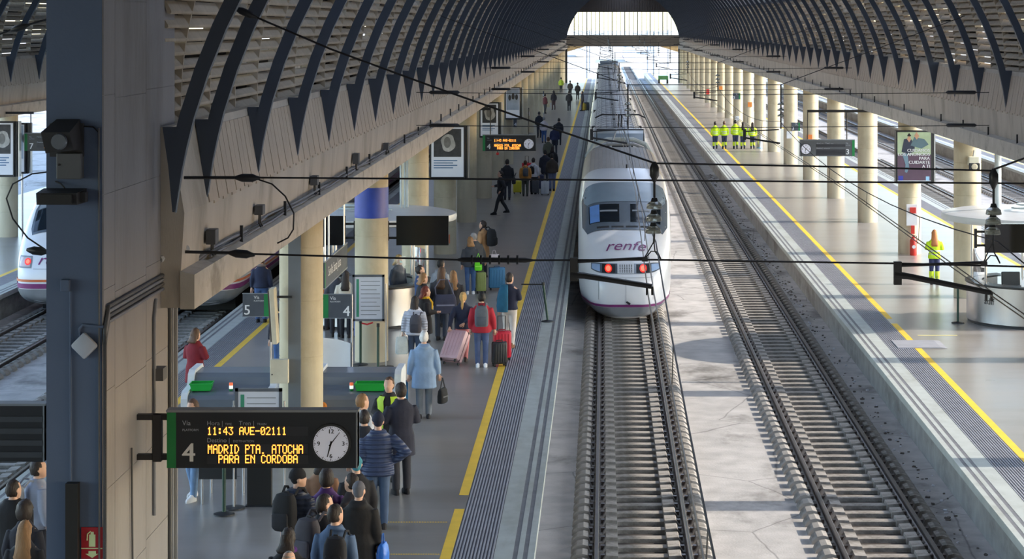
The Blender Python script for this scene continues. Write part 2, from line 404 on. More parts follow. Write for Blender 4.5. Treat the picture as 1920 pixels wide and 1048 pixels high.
# louvre slats: about 17 rows, cells of half a bay
def slat_mesh(short):
    # local: y along hall, x = outward, z = tangential; lower edge inside, upper edge outside
    Lz = 0.105 if short else 0.130
    mb = MB(); t = 0.012
    q = [(-0.03,-0.070),(-0.015,-0.088),(0.02,-0.085),(0.095,-0.085+Lz),(0.075,-0.085+Lz+0.008),(-0.022,-0.045)]
    mb.ext(q, 'y', 0.01, 1.89)
    return mb.mesh('louvre_slat', m_slat)
sm = [slat_mesh(False), slat_mesh(True)]
ROWS = 15
rnd = random.Random(3)
def louvre(w, side, y0, ncell, nobj, off=0.0, trim0=False):
    cells = []
    for c in range(ncell):
        for r in range(ROWS):
            a = a_l0+(a_l1-a_l0)*(r+0.5)/ROWS
            x, z = ell(0.0, a)
            th = math.atan2(7.82*math.sin(a), 6.0*math.cos(a))   # outward direction tilts with the arch
            short = 1 if rnd.random() < 0.22 else 0
            th += rnd.uniform(-0.02, 0.02)
            cells.append((y0+1.9*c+(0.62 if trim0 and c == 0 else 0), x, z, th, short))
    def mat4(y, x, z, th):
        # left side: outward = (-cos, sin) ; tangent = (sin, cos)
        co, si = math.cos(th), math.sin(th)
        if side < 0: X = Vector((-co, 0, si)); Z = Vector((si, 0, co)); P = Vector((x+off, y, z))
        else: X = Vector((co, 0, si)); Z = Vector((-si, 0, co)); P = Vector((mx(x)+off, y, z))
        Y = Vector((0,1,0))
        m = Matrix((( X.x, Y.x, Z.x, P.x),(X.y, Y.y, Z.y, P.y),(X.z, Y.z, Z.z, P.z),(0,0,0,1)))
        return m
    rest = MB()
    data = [([v.co.copy() for v in s.vertices], [tuple(p.vertices) for p in s.polygons]) for s in sm]
    for i, (y, x, z, th, sh) in enumerate(cells):
        m = mat4(y, x, z, th)
        if i < nobj:
            o = inst(sm[sh], 'louvre_slat', w)
            if side < 0:
                if trim0 and i < ROWS: m = m @ Matrix.Diagonal((1, 0.67, 1, 1))
                o.matrix_local = m
            else:
                # a mirrored frame would flip normals; rotate half a turn instead
                m2 = m @ Matrix.Identity(4); o.matrix_local = m2
        else:
            rest.add([m @ v for v in data[sh][0]], data[sh][1])
    if rest.v:
        o = rest.build('louvre_slats', m_slat, w); o['kind'] = 'stuff'
    # dark backing added to darken slat gaps and block sun; holes give glints
    bk_ = MB()
    for c in range(ncell):
        for r in range(ROWS):
            if rnd.random() < 0.22: continue
            a = a_l0+(a_l1-a_l0)*r/ROWS; b = a_l0+(a_l1-a_l0)*(r+1)/ROWS
            P4 = [ell(0.14, a), ell(0.14, b), ell(0.16, b), ell(0.16, a)]
            if side > 0: P4 = [(mx(x), z) for x, z in P4]
            bk_.ext([(x+off, z) for x, z in P4], 'y', y0+1.9*c+(0.7 if trim0 and c == 0 else 0), y0+1.9*c+1.9)
    o = bk_.build('louvre_shade_backing', M('dark_shade_backing', rgb(52,49,48), 0.9), w); o['kind'] = 'stuff'
    # dividers between the cells
    for c in range(ncell+1):
        mb = MB(); n = 8
        pts = [ell(-0.02, a_l0+(a_l1-a_l0)*i/n) for i in range(n+1)]+[ell(0.15, a_l1-(a_l1-a_l0)*i/n) for i in range(n+1)]
        if side > 0: pts = [(mx(x), z) for x, z in pts]
        pts = [(x+off, z) for x, z in pts]
        if c < 140 and not (trim0 and c == 0):
            mb.ext(pts, 'y', y0+1.9*c-0.02, y0+1.9*c+0.02); mb.build('louvre_divider', m_slat, w)
louvre(wl, -1, 23.9, 133, 300, 0.0, True)
louvre(wr, 1, 23.9+1.9*12, 121, 300)
louvre(wf, -1, 63.8, 22, 120, -16.4)
mb = MB(); shell(mb, 60, Y1, 0.0, 0.2, a_l1, PI/2, 10)
mb.v = [(x-16.4, y, z) for x, y, z in mb.v]; mb.build('roof_band', m_roof, wf)
mb = MB(); shell(mb, 23.8, Y1, 0.25, 0.4, PI*0.15, A_SK, 12); shell(mb, 23.8, Y1, 0.25, 0.4, PI-A_SK, PI*0.95, 12); mb.v = [(x-16.4, y, z) for x, y, z in mb.v]; cfl = struct(mb.build('added_ceiling_far_left', m_roof)); added_rooflight(cfl, -16.4, 23.8, Y1)  # left hall roof added to stop sun leaking in, glazing added to brighten it
mb = MB(); shell(mb, 2, Y1, 0.25, 0.4, PI*0.13, PI*0.62, 12); mb.v = [(x+16.4, y, z) for x, y, z in mb.v]; struct(mb.build('added_ceiling_far_right', m_roof))  # partial roof added to cut sky light here, stopping short for the sun
nrm = MB(); N = 14; a0 = math.asin((6.35-AC)/AR)
nrm.loft([[(arc_pt(AR,a)[0],-.06,arc_pt(AR,a)[1]),(arc_pt(AR,a)[0],.06,arc_pt(AR,a)[1]),(arc_pt(AR+.2,a)[0],.06,arc_pt(AR+.2,a)[1]),(arc_pt(AR+.2,a)[0],-.06,arc_pt(AR+.2,a)[1])] for a in [a0+(PI/2-a0)*i/N for i in range(N+1)]])
nrm.ext([(-4.875,6.34),(-4.80,6.83),(-4.695,7.32),(-5.02,7.32)], 'y', -.05, .05)
nm = nrm.mesh('roof_rib', m_rib, smooth=True)
for k in range(11): inst(nm, 'roof_rib', wf, (-16.4, 63.8+k*BAY, 0))
# near side of the right wall, before the first visible ribs: solid cladding added unseen to shade the near platform
mb = MB(); shell(mb, 2, 23.9+1.9*12, 0.05, 0.2, PI-a_l1-.2, PI-a_l0, 8); mb.build('shade_cladding', m_roof, wr)
struct(MB().box(-30, 12, -14, 24.3, 11.2, 11.5).build('added_ceiling_concourse', m_roof))  # unseen slab over the camera, added to block sun on the near pier
struct(MB().box(-30, 30, -14.3, -14, -0.5, 11.5).build('wall_back', m_conc))

# ---- columns
def column_mesh():
    pr_ = [(0.39,ZP-0.02)]
    for zz in (1.55,2.55,3.55,4.5): pr_ += [(0.39,zz-0.012),(0.383,zz-0.008),(0.383,zz+0.008),(0.39,zz+0.012)]
    pr_ += [(0.39,5.25)]
    return MB().lathe(pr_, n=32).mesh('column', m_col, smooth=True, angle=25)
cmesh = column_mesh()
XL, XR = -5.42, 10.5
COLY = [37.6+11.4*k for k in range(22)]
for y in COLY:
    struct(inst(cmesh, 'column', None, (XL, y, 0))); struct(inst(cmesh, 'column', None, (XR, y, 0)))
for k in range(8): struct(inst(cmesh, 'column', None, (-22.05, 77.5+11.4*k, 0)))
blue = MB().lathe([(0.392,3.97),(0.397,3.97),(0.397,4.68),(0.392,4.68)], n=32); blue.build('blue_wrap', M('blue_film', rgb(50,74,168), 0.4, var=0.08, scale=6), [o for o in bpy.data.objects if o.name.startswith('column') and abs(o.location.y-49.0) < .1 and o.location.x < 0][0], smooth=True)

# ---- end wall: beam, glazing, dark gable
ew = struct(MB().box(-6.5, mx(-6.5), Y1, Y1+0.6, 5.45, 6.95).build('wall_end', M('end_beam_concrete', rgb(140,130,116), 0.85, var=0.2, scale=0.6, stretch=(1,1,0.2))))
for i in range(-12, 13):
    x = S+i*0.56+0.28
    if abs(x-S) < 6.9: MB().box(x-0.03 if (i % 3) else x-0.055, x+0.03 if (i % 3) else x+0.055, Y1+0.2, Y1+0.3, 6.95, 10.05).build('mullion', m_dark, ew)
    MB().box(x+0.03, x+0.53, Y1+0.24, Y1+0.26, 6.95, 10.05).build('pane', m_pane, ew)
g = MB()
for i in range(46): g.box(-5.0+i*0.34, -5.0+i*0.34+0.30, Y1, Y1+0.15, 10.02, 13.3)
g.box(-5.2, 10.6, Y1+0.16, Y1+0.3, 10.02, 13.3)
g.build('gable_cladding', m_roof, ew)
m_ochre = M('ochre_soffit', rgb(200,164,110), 0.7)
for s in (-1, 1):
    q = [(-9.5,5.45),(-2.2,5.45),(-4.9,4.65),(-9.5,4.2)]
    q = q if s < 0 else [(mx(x), z) for x, z in q]
    MB().ext(q, 'y', Y1+6, Y1+16).build('soffit', m_ochre, ew)
    MB().box(*((-5.2,-4.75) if s < 0 else (mx(-4.75), mx(-5.2))), Y1-0.4, Y1, ZP, 5.5).build('end_post', m_dark, ew)
# ledge brackets: short posts along both ledges
bk = MB().box(-0.02, 0.02, -0.02, 0.02, 0, 0.24).mesh('ledge_post', m_dark)
for k in range(66):
    y = 27.8+BAY*k
    inst(bk, 'ledge_post', wl, (-4.80, y, 5.58)); inst(bk, 'ledge_post', wr, (mx(-4.80), y, 5.58))

# ---------------------------------------------------------------- tracks
m_sleep = add_stains(M('sleeper_concrete', rgb(158,152,144), 0.85, var=0.2, scale=3, bump=0.25, bscale=40), 0.45, 1.7, 0.47, 0.62)
m_rail = M('rail_steel', rgb(112,104,100), 0.38, 0.7, var=0.1, scale=3)
m_bar = M('sleeper_tie', rgb(150,142,132), 0.9, var=0.2, scale=2)
def sleeper_mesh():
    half = [(0.0,-0.125),(0.40,-0.125),(0.41,-0.045),(0.60,-0.035),(0.66,-0.13),(0.86,-0.13),(0.90,-0.03),(0.98,-0.01),(1.08,-0.03),(1.15,-0.09),(1.18,-0.165)]
    top = [(-x, z) for x, z in half[::-1]]+half[1:]
    poly = top+[(1.18,-0.30),(-1.18,-0.30)]
    # the tie between the blocks is narrower than the blocks
    mb = MB(); n = len(top); 
    for a, b, w in ((-1.18,-0.40,0.19),(-0.40,0.40,0.115),(0.40,1.18,0.19)):
        q = [(x, z) for x, z in top if a-1e-6 <= x <= b+1e-6]
        if abs(a+0.40) < 1e-6: q = [(-0.40,-0.085),(0.40,-0.085)]
        mb.ext(q+[(b,-0.30),(a,-0.30)], 'y', -w, w)
    for s in (-1, 1):                                   # rail clips
        for dx in (-0.105, 0.105): mb.cbox((s*0.755+dx, 0, -0.10), (0.07, 0.10, 0.07), mi=1)
    return mb.mesh('sleeper', [m_sleep, m_rail])
slm = sleeper_mesh()
rail_prof = [(-0.07,-0.16),(0.07,-0.16),(0.07,-0.145),(0.012,-0.12),(0.012,-0.045),(0.036,-0.032),(0.036,-0.006),(0.026,0.0),(-0.026,0.0),(-0.036,-0.006),(-0.036,-0.032),(-0.012,-0.045),(-0.012,-0.12),(-0.07,-0.145)]
def track(cx, y0, y1, ys0, ys1, nmax, label):
    t = thing('railway_track', label, 'track', (cx, y0, 0))
    for s in (-1, 1): MB().ext([(x+s*0.755, z) for x, z in rail_prof], 'y', 0, y1-y0).build('rail', m_rail, t)
    n = int((ys1-ys0)/0.6); rest = MB()
    dat = ([v.co.copy() for v in slm.vertices], [tuple(p.vertices) for p in slm.polygons], [p.material_index for p in slm.polygons])
    for i in range(n):
        y = ys0-y0+0.6*i
        if i < nmax: inst(slm, 'sleeper', t, (0, y, 0))
        else:
            rest.add([v+Vector((0,y,0)) for v in dat[0]], dat[1]); rest.m[-len(dat[1]):] = dat[2]
    if rest.v: rest.build('sleepers', [m_sleep, m_rail], t)['kind'] = 'stuff'
    # dark channel between the rails
    MB().box(-0.62, 0.62, 0, y1-y0, ZG-0.05, ZG+0.006).build('channel_fill', M('track_dirt', rgb(66,60,56), 0.95, var=0.3, scale=2, bump=0.3), t)
    return t
T1, T2, T3, T4 = 0.646, 4.64, -11.82, -15.82
track(T1, -4, 420, 26, 84, 300, 'railway track with concrete sleepers running under the central white train')
track(T2, -4, 420, 26, 320, 300, 'empty railway track with concrete sleepers beside the right platform')
track(T3, 20, 300, 36, 76, 90, 'railway track beside platform five under the half-hidden train')
track(T4, 20, 300, 36, 76, 90, 'railway track at far left edge with a train standing on it')
track(16.5, 40, 330, 72, 132, 110, 'railway track just beyond the right platform, seen between its columns')
track(20.5, 40, 330, 78, 150, 120, 'second railway track beyond the right platform, farther from its edge')
# litter and the red ball on the trackbed
m_lit = M('paper_litter', rgb(224,226,232), 0.8, var=0.05)
rl = random.Random(11)
MB().ball((0,0,0), 0.07, n=12, m=8).build('red_ball', M('red_rubber', rgb(196,36,56), 0.5), None, True, loc=on(1659,741,ZG+0.07))
tag(bpy.data.objects['red_ball'], 'small red ball lying on trackbed below the right platform edge', 'ball')
deb = MB()
for i in range(420):
    y = rl.uniform(30, 120); x = rl.gauss(6.05, 0.12)
    x = min(max(x, 5.9), 6.30); s = rl.uniform(0.012, 0.05)
    R = Matrix.Rotation(rl.uniform(0,6), 3, 'Z') @ Matrix.Rotation(rl.uniform(-.5,.5), 3, 'X')
    deb.cbox((x, y, ZG+s*0.3), (s*rl.uniform(.8,2), s, s*0.7), rl.choice((0,0,0,1)), R)
o = deb.build('debris', [M('stone_debris', rgb(110,104,98), 0.9, var=0.3), m_lit]); o['kind'] = 'stuff'; tag(o, 'loose stones and paper scraps along the foot of the right platform', 'debris')

# ---------------------------------------------------------------- trains
m_tw = M('train_white', rgb(222,224,230), 0.32, var=0.03, scale=1.5, coat=0.3)
m_tr = M('train_roof', rgb(168,162,156), 0.5, var=0.08, scale=1.2, stretch=(4,0.3,1))
m_trg = M('coach_roof', rgb(204,206,210), 0.45, var=0.06, scale=1.2)
m_skirt = M('train_skirt', rgb(120,122,126), 0.55, var=0.1, scale=2)
m_purple = M('purple_stripe', rgb(120,36,104), 0.4)
m_orange = M('orange_stripe', rgb(206,110,64), 0.4)
m_mask = M('windscreen_surround', rgb(92,102,114), 0.25, var=0.06, coat=0.4)
m_fair = M('cab_roof_grey', rgb(124,140,154), 0.3, var=0.05, coat=0.3)
m_wglass = M('cab_glass', rgb(28,36,44), 0.06, var=0.1, coat=0.5)
m_blind = M('cab_blind_blue', rgb(96,138,200), 0.6)
m_red = M('tail_lamp_red', (1.0,0.07,0.04), 0.3, emit=3.0)
m_redrim = M('tail_lamp_glow_ring', (0.75,0.03,0.02), 0.3, emit=0.6)
def interp(tab, s):
    for (a, *A), (b, *B) in zip(tab, tab[1:]):
        if s <= b:
            t = (s-a)/(b-a); return [p+(q-p)*t for p, q in zip(A, B)]
    return list(tab[-1][1:])
NOSE1 = [(0.0,1.10,0.15,0.50),(0.08,1.28,0.10,0.68),(0.3,1.46,0.07,0.88),(0.6,1.62,0.06,1.02),(1.0,1.84,0.06,1.14),(1.5,2.06,0.05,1.23),(2.0,2.24,0.05,1.29),(2.5,2.42,0.05,1.34),(3.0,2.70,0.05,1.37),(3.6,3.03,0.05,1.39),(4.3,3.36,0.05,1.405),(5.0,3.58,0.05,1.415),(6.0,3.80,0.05,1.42),(7.0,3.90,0.05,1.42),(18.0,3.90,0.05,1.42)]
NOSE2 = [(0.0,1.30,0.55,0.75),(0.08,1.55,0.45,0.98),(0.25,1.85,0.36,1.14),(0.5,2.10,0.32,1.24),(0.8,2.35,0.30,1.30),(1.2,2.72,0.30,1.35),(1.7,3.12,0.30,1.38),(2.3,3.48,0.30,1.41),(3.0,3.72,0.30,1.43),(4.0,3.84,0.30,1.44),(20.0,3.84,0.30,1.44)]
def ne(tab, s):
    if tab is not NOSE1: return 3.3
    t = min(max((s-1.2)/1.6, 0), 1); return 3.0+1.8*t*t*(3-2*t)
def section(tab, s, n=56):
    T, B, W = interp(tab, s); mid = (T+B)/2; h = (T-B)/2; r = []; NE = ne(tab, s)
    for k in range(n):
        t = 2*PI*(k+0.5)/n; c, q = math.cos(t), math.sin(t)
        r.append((W*math.copysign(abs(c)**(2/NE), c), s, mid+h*math.copysign(abs(q)**(2/NE), q)))
    return r
def topz(tab, s, x):
    NE = ne(tab, s); T, B, W = interp(tab, s); u = min(abs(x)/W, 0.999)
    return (T+B)/2+(T-B)/2*(1-u**NE)**(1/NE)
def patch(tab, s0, s1, xf0, xf1, ns, nx, mat, name, parent, lift=0.012, rnd_=0.0):
    """a piece of the upper surface: s along the train, x from xf0*W to xf1*W"""
    mb = MB(); rings = []
    for i in range(ns+1):
        s = s0+(s1-s0)*i/ns; W = interp(tab, s)[2]; row = []
        e = rnd_*max(0, abs(2*i/ns-1)-0.6)/0.4
        for j in range(nx+1):
            x = W*(xf0+(xf1-xf0)*j/nx)
            x = x*(1-e*0.10) if rnd_ else x
            row.append((x, s-lift*0.6, topz(tab, s, x)+lift))
        rings.append(row)
    mb.loft(rings, False, closed=False)
    return mb.build(name, mat, parent, smooth=True, angle=60)
def make_nose(root, tab, L, zs1, zs2, zs3):
    ss = [0,0.04,0.08,0.15,0.25,0.4,0.6,0.8,1.0,1.25,1.5,1.75,2.0,2.25,2.5,2.75,3.0,3.3,3.6,3.95,4.3,4.65,5.0,5.5,6.0,7.0]+[7+(L-7)*k/4 for k in range(1,5)]
    mb = MB(); mb.loft([section(tab, s) for s in ss])
    bv = BVHTree.FromPolygons([Vector(v) for v in mb.v], mb.f)
    mats = [m_tw, m_tr]
    for i, f in enumerate(mb.f):
        c = sum((Vector(mb.v[k]) for k in f), Vector())/len(f)
        if c.y > 7 and c.z > 3.2: mb.m[i] = 1
    body = mb.build('body', mats, root, smooth=True, angle=50)
    # stripes wrap around the nose: loft at fixed heights just outside the shell
    def wrap(z0, z1, mat, name, lift=0.012, nz=1):
        mb = MB(); rows = [[] for _ in range(nz+1)]
        xs = [(-1, s) for s in (16,10,7,5.5,4.5,3.7,3.0,2.6,2.25,2.0,1.75,1.5,1.25,1.1,1.0,0.85,0.72,0.6,0.5,0.42,0.36,0.3,0.24,0.19,0.15,0.11,0.08)]
        for j, z in enumerate([z0+(z1-z0)*i/nz for i in range(nz+1)]):
            pts = []
            for sg, s in xs:
                NE = ne(tab, s); T, B, W = interp(tab, s); mid = (T+B)/2; h = (T-B)/2; u = min(abs(z-mid)/h, .995)
                pts.append((sg*(W*(1-u**NE)**(1/NE)+lift), s, z))
            xe = abs(pts[-1][0])
            front = []
            for k in range(1, 20):
                x = -xe+2*xe*k/20
                hit = bv.ray_cast(Vector((x, -3, z)), Vector((0,1,0)))
                front.append((x, (hit[0].y if hit[0] else 0.3)-lift, z))
            rows[j] = pts+front+[(-p[0], p[1], p[2]) for p in reversed(pts)]
        mb.loft(rows, False, closed=False)
        return mb.build(name, mat, root, smooth=True, angle=60)
    wrap(*zs1, m_purple, 'purple_stripe', 0.022)
    if zs2: wrap(*zs2, m_orange, 'orange_stripe', 0.022)
    wrap(*zs3, m_skirt, 'skirt', 0.026, 8)
    def decal(pts_faces, mat, name, par=None, lift=0.012, flat=None):
        vs, fs = pts_faces; out = []
        for (x, z) in vs:
            h = bv.ray_cast(Vector((x, -3, z)), Vector((0,1,0)))
            q = h[0] if h[0] else Vector((x, 1.0, z))
            out.append((q.x, q.y-lift, q.z+lift*0.3))
        return MB().add(out, fs).build(name, mat, par or root, recalc=False)
    def decal_top(pts_faces, mat, name, lift=0.012):
        """lettering on the sloping bonnet: (x, s) in plan"""
        vs, fs = pts_faces
        return MB().add([(x, s-lift, topz(tab, s, x)+lift) for x, s in vs], fs).build(name, mat, root, recalc=False)
    return body, decal, decal_top, bv
def gridpf(x0, x1, z0, z1, nx, nz, f=None):
    vs = []; fs = []
    for j in range(nz+1):
        for i in range(nx+1):
            x, z = x0+(x1-x0)*i/nx, z0+(z1-z0)*j/nz
            if f: x, z = f(x, z)
            vs.append((x, z))
    for j in range(nz):
        for i in range(nx): a = j*(nx+1)+i; fs.append((a, a+1, a+nx+2, a+nx+1))
    return vs, fs
def discpf(cx, cz, r, n=20, ry=None):
    return [(cx, cz)]+[(cx+r*math.cos(2*PI*k/n), cz+(ry or r)*math.sin(2*PI*k/n)) for k in range(n)], [(0, 1+k, 1+(k+1) % n) for k in range(n)]

# the central train
D1 = 59.6
tr = thing('high_speed_train', 'white high-speed train with purple stripe and red tail lamps on the central track', 'train', (T1, D1, 0))
car = bpy.data.objects.new('power_car', None); C.objects.link(car); car.parent = tr
body, decal, decal_top, bv = make_nose(car, NOSE1, 18.4, (0.43,0.50), None, (0.16,0.425))
patch(NOSE1, 2.40, 5.05, -0.93, 0.93, 14, 24, m_mask, 'windscreen_surround', car, 0.014, 1.0)
patch(NOSE1, 3.75, 5.02, -0.88, 0.88, 8, 20, m_fair, 'cab_roof_panel', car, 0.022, 0.8)
patch(NOSE1, 2.78, 3.62, -0.78, -0.12, 6, 8, m_wglass, 'windscreen', car, 0.022)
patch(NOSE1, 2.78, 3.62, 0.12, 0.78, 6, 8, m_wglass, 'windscreen', car, 0.022)
patch(NOSE1, 2.80, 3.60, -0.76, -0.55, 6, 3, m_blind, 'sun_blind', car, 0.026)
patch(NOSE1, 3.25, 3.33, -0.54, -0.16, 2, 6, m_grey, 'wiper', car, 0.03); patch(NOSE1, 3.25, 3.33, 0.16, 0.54, 2, 6, m_grey, 'wiper', car, 0.03)
for k in range(4):
    a = -0.62+0.32*k; patch(NOSE1, 2.50, 2.60, a, a+0.27, 2, 4, m_black, 'bonnet_vent', car, 0.02)
vs, fs = TXT[('renfe', 0.35)]; w = max(v.x for v in vs)
decal_top(([((v.x-w/2)*0.56, 1.18+v.y*0.72) for v in vs], fs), m_purple, 'lettering', 0.014)
# lamp cluster
def rnd_end(x, z):
    t = max(0, abs(x)-0.72)/0.33; return x, 1.49+(z-1.49)*(1-0.55*t*t)+0.02*t
decal(gridpf(-1.0, 1.0, 1.355, 1.60, 30, 4, rnd_end), m_mask, 'lamp_band', lift=0.014)
for s in (-1, 1):
    decal(gridpf(min(s*0.30,s*0.68), max(s*0.30,s*0.68), 1.375, 1.58, 8, 3), m_black, 'lamp_housing', lift=0.02)
    decal(gridpf(min(s*0.74,s*0.98), max(s*0.74,s*0.98), 1.39, 1.57, 6, 3, rnd_end), M('lamp_lens_blue', rgb(150,176,214), 0.1, coat=0.5), 'lamp_lens', lift=0.022)
    decal(discpf(s*0.50, 1.48, 0.105), m_redrim, 'tail_lamp_rim', lift=0.026)
    decal(discpf(s*0.50, 1.48, 0.07), m_red, 'tail_lamp', lift=0.03)
decal(gridpf(-0.24, 0.24, 1.36, 1.60, 6, 3), M('grille_white', rgb(200,204,210), 0.5), 'grille', lift=0.022)
for i in range(6):
    for j in range(5): decal(discpf(-0.165+0.066*i, 1.40+0.04*j, 0.016, 8), m_black, 'grille_hole', lift=0.028)
decal(gridpf(-0.006, 0.006, 0.55, 1.24, 1, 10), m_grey, 'coupler_joint', lift=0.016)
for s in (-1, 1):
    decal(gridpf(s*0.78-0.005, s*0.78+0.005, 0.62, 1.24, 1, 8), m_grey, 'coupler_joint', lift=0.016)
decal(gridpf(-0.78, 0.78, 1.245, 1.257, 20, 1), m_grey, 'coupler_joint', lift=0.016)
MB().tube([(0.02,-0.02,0.58),(0.12,-0.05,0.52)], 0.03, 6).build('tow_hook', m_dark, car)
for s in (-1, 1):
    # side cab window on the flank, wide in the lower half
    mb = MB(); rows = []
    for z in (2.15, 2.75):
        rows.append([(s*(interp(NOSE1, q)[2]*(1-abs((z-(interp(NOSE1,q)[0]+0.05)/2)/((interp(NOSE1,q)[0]-0.05)/2))**4.8)**(1/4.8)+0.012), q, z) for q in (4.4,4.8,5.3,5.8)])
    mb.loft(rows, False, closed=False); mb.build('side_window', m_wglass, car)
# roof ridges on the power car
for k in range(-8, 9):
    x = k*0.135
    MB().tube([(x, s, topz(NOSE1, s, x)+0.004) for s in (7.4,9,12,15,18.3)], 0.008, 4).build('roof_ridge', m_tr, car)
MB().cbox((0.1,7.2,3.93), (0.05,0.3,0.16)).build('roof_aerial', m_dark, car)
wb = MB()
for yy in (6.0, 9.0, 15.0, 17.6):
    for sx in (-.755, .755): wb.tube([(sx-.06, yy, .46), (sx+.06, yy, .46)], .46, 14)
wb.box(-.7, .7, 5, 18, .4, .6).build('wheelset', m_black, car)
# coaches
def coach(parent, y, L, hgt=3.82):
    o = bpy.data.objects.new('coach', None); C.objects.link(o); o.parent = parent; o.location = (0, y, 0)
    tab = [(0,hgt-0.12,0.15,1.36),(0.15,hgt,0.10,1.42),(L-0.15,hgt,0.10,1.42),(L,hgt-0.12,0.15,1.36)]
    mb = MB(); ys = [0,0.15]+[0.15+(L-0.3)*k/6 for k in range(1,7)]+[L]
    mb.loft([section(tab, s, 40) for s in ys])
    for i, f in enumerate(mb.f):
        if sum(mb.v[k][2] for k in f)/len(f) > hgt-0.55: mb.m[i] = 1
    mb.build('body', [m_tw, m_trg], o, smooth=True, angle=50)
    for s in (-1, 1):
        MB().box(min(s*1.405,s*1.43), max(s*1.405,s*1.43), 0.8, L-0.8, 1.95, 2.65).build('window_band', m_wglass, o)
        MB().box(min(s*1.38,s*1.425), max(s*1.38,s*1.425), 0.3, L-0.3, 0.75, 0.95).build('purple_stripe', m_purple, o)
    for k in range(-4, 5):
        x = k*0.25
        MB().tube([(x, q, topz(tab, q, x)+0.004) for q in (0.2, L/2, L-0.2)], 0.012, 4).build('roof_seam', m_skirt, o)
    for k in range(9):
        q = 0.6+(L-1.2)*k/8
        MB().tube([(x, q, topz(tab, q, x)+0.003) for x in [-1.1+0.22*j for j in range(11)]], 0.012, 4).build('roof_joint', m_skirt, o)
    MB().cbox((-0.12, L/2, hgt+0.04), (0.12, L-1, 0.08)).build('roof_cable_duct', m_dark, o)
    MB().box(-1.2, 1.2, L, L+0.35, 0.4, hgt-0.25).build('gangway', m_black, o)
    for yy in (2.5, L-2.5):
        bg_ = MB()
        for sx in (-.755, .755):
            for dy in (-1.3, 1.3): bg_.tube([(sx-.06, yy+dy, .46), (sx+.06, yy+dy, .46)], .46, 14)
        bg_.box(-.6, .6, yy-1.5, yy+1.5, .35, .6).build('bogie', m_black, o)
    return o
for k in range(8): coach(tr, 22.6+18.7*k, 18.3)
rear = bpy.data.objects.new('rear_power_car', None); C.objects.link(rear); rear.parent = tr; rear.location = (0, 22.6+18.7*8, 0)
mb = MB(); tabr = [(0,3.7,0.1,1.38),(0.3,3.95,0.1,1.42),(16,3.95,0.1,1.42),(20,3.3,0.1,1.3),(22,1.6,0.2,0.8)]
mb.loft([section(tabr, s, 40) for s in (0,0.3,4,8,12,16,18,20,21,22)]); mb.build('body', m_tr, rear, smooth=True, angle=50)
MB().ext([(0.4,3.8),(1.2,4.35),(4.5,4.35),(5,3.8)], 'x', -1.0, 1.0).build('roof_fairing', m_fair, rear)
# recess with pantograph between power car and first coach
g = bpy.data.objects.new('pantograph', None); C.objects.link(g); g.parent = tr; g.location = (0, 18.2, 0)
MB().box(-1.25, 1.25, 0.2, 4.3, 0.4, 3.35).build('recess_deck', m_skirt, g)
MB().ext([(5.0,3.75),(5.6,4.12),(9.6,4.12),(10.6,3.75)], 'x', -1.0, 1.0).build('roof_fairing', m_fair, g)
MB().tube([(-1.3,1.0,3.3),(-1.0,1.0,3.75),(-0.5,1.0,3.95),(0.5,1.0,3.95),(1.0,1.0,3.75),(1.3,1.0,3.3)], 0.05, 8).build('cable_hoop', m_grey, g)
MB().tube([(-1.3,3.6,3.3),(-1.0,3.6,3.8),(-0.5,3.6,4.0),(0.5,3.6,4.0),(1.0,3.6,3.8),(1.3,3.6,3.3)], 0.09, 8).build('cable_hoop', M('light_grey_hoop', rgb(176,188,196), 0.4), g)
pb = MB()
for x in (-0.45, 0.45): pb.cyl((x,1.0,3.35), (x,1.0,3.75), 0.05)
pb.cyl((-0.6,1.2,3.78),(0.6,1.2,3.78),0.04); pb.cyl((-0.5,2.6,3.78),(0.5,2.6,3.78),0.04); pb.cyl((-.4,1.2,3.78),(-.4,2.6,3.78),.03); pb.cyl((.4,1.2,3.78),(.4,2.6,3.78),.03)
pb.build('base_frame', m_dark, g)
MB().tube([(-0.38,1.3,3.8),(-0.1,3.6,4.5)], [0.05,0.03], 8).tube([(0.38,1.3,3.8),(0.1,3.6,4.5)], [0.05,0.03], 8).build('lower_arm', M('panto_grey', rgb(150,160,172), 0.4), g)
MB().tube([(-0.05,3.6,4.5),(-0.05,1.6,5.0)], 0.03, 8).tube([(0.05,3.6,4.5),(0.05,1.6,5.0)], 0.03, 8).build('upper_arm', m_dark, g)
MB().tube([(-0.95,1.6,4.92),(-0.7,1.6,5.04),(0.7,1.6,5.04),(0.95,1.6,4.92)], 0.025, 6).tube([(-0.95,1.85,4.92),(-0.7,1.85,5.04),(0.7,1.85,5.04),(0.95,1.85,4.92)], 0.025, 6).build('collector_head', m_dark, g)
for x in (-0.6, 0.0, 0.6): MB().lathe([(0.03,0),(0.09,0.03),(0.04,0.07),(0.09,0.1),(0.04,0.14),(0.09,0.17),(0.03,0.2)], (x,0.7,3.36), 10).build('insulator', M('brown_insulator', rgb(110,80,66), 0.3), g, True)
MB().tube([(-0.9,4.6,3.7),(-0.9,5.0,4.3),(0.95,5.0,4.3),(0.95,4.6,3.7)], 0.03, 6).build('guard_rail', m_dark, g)

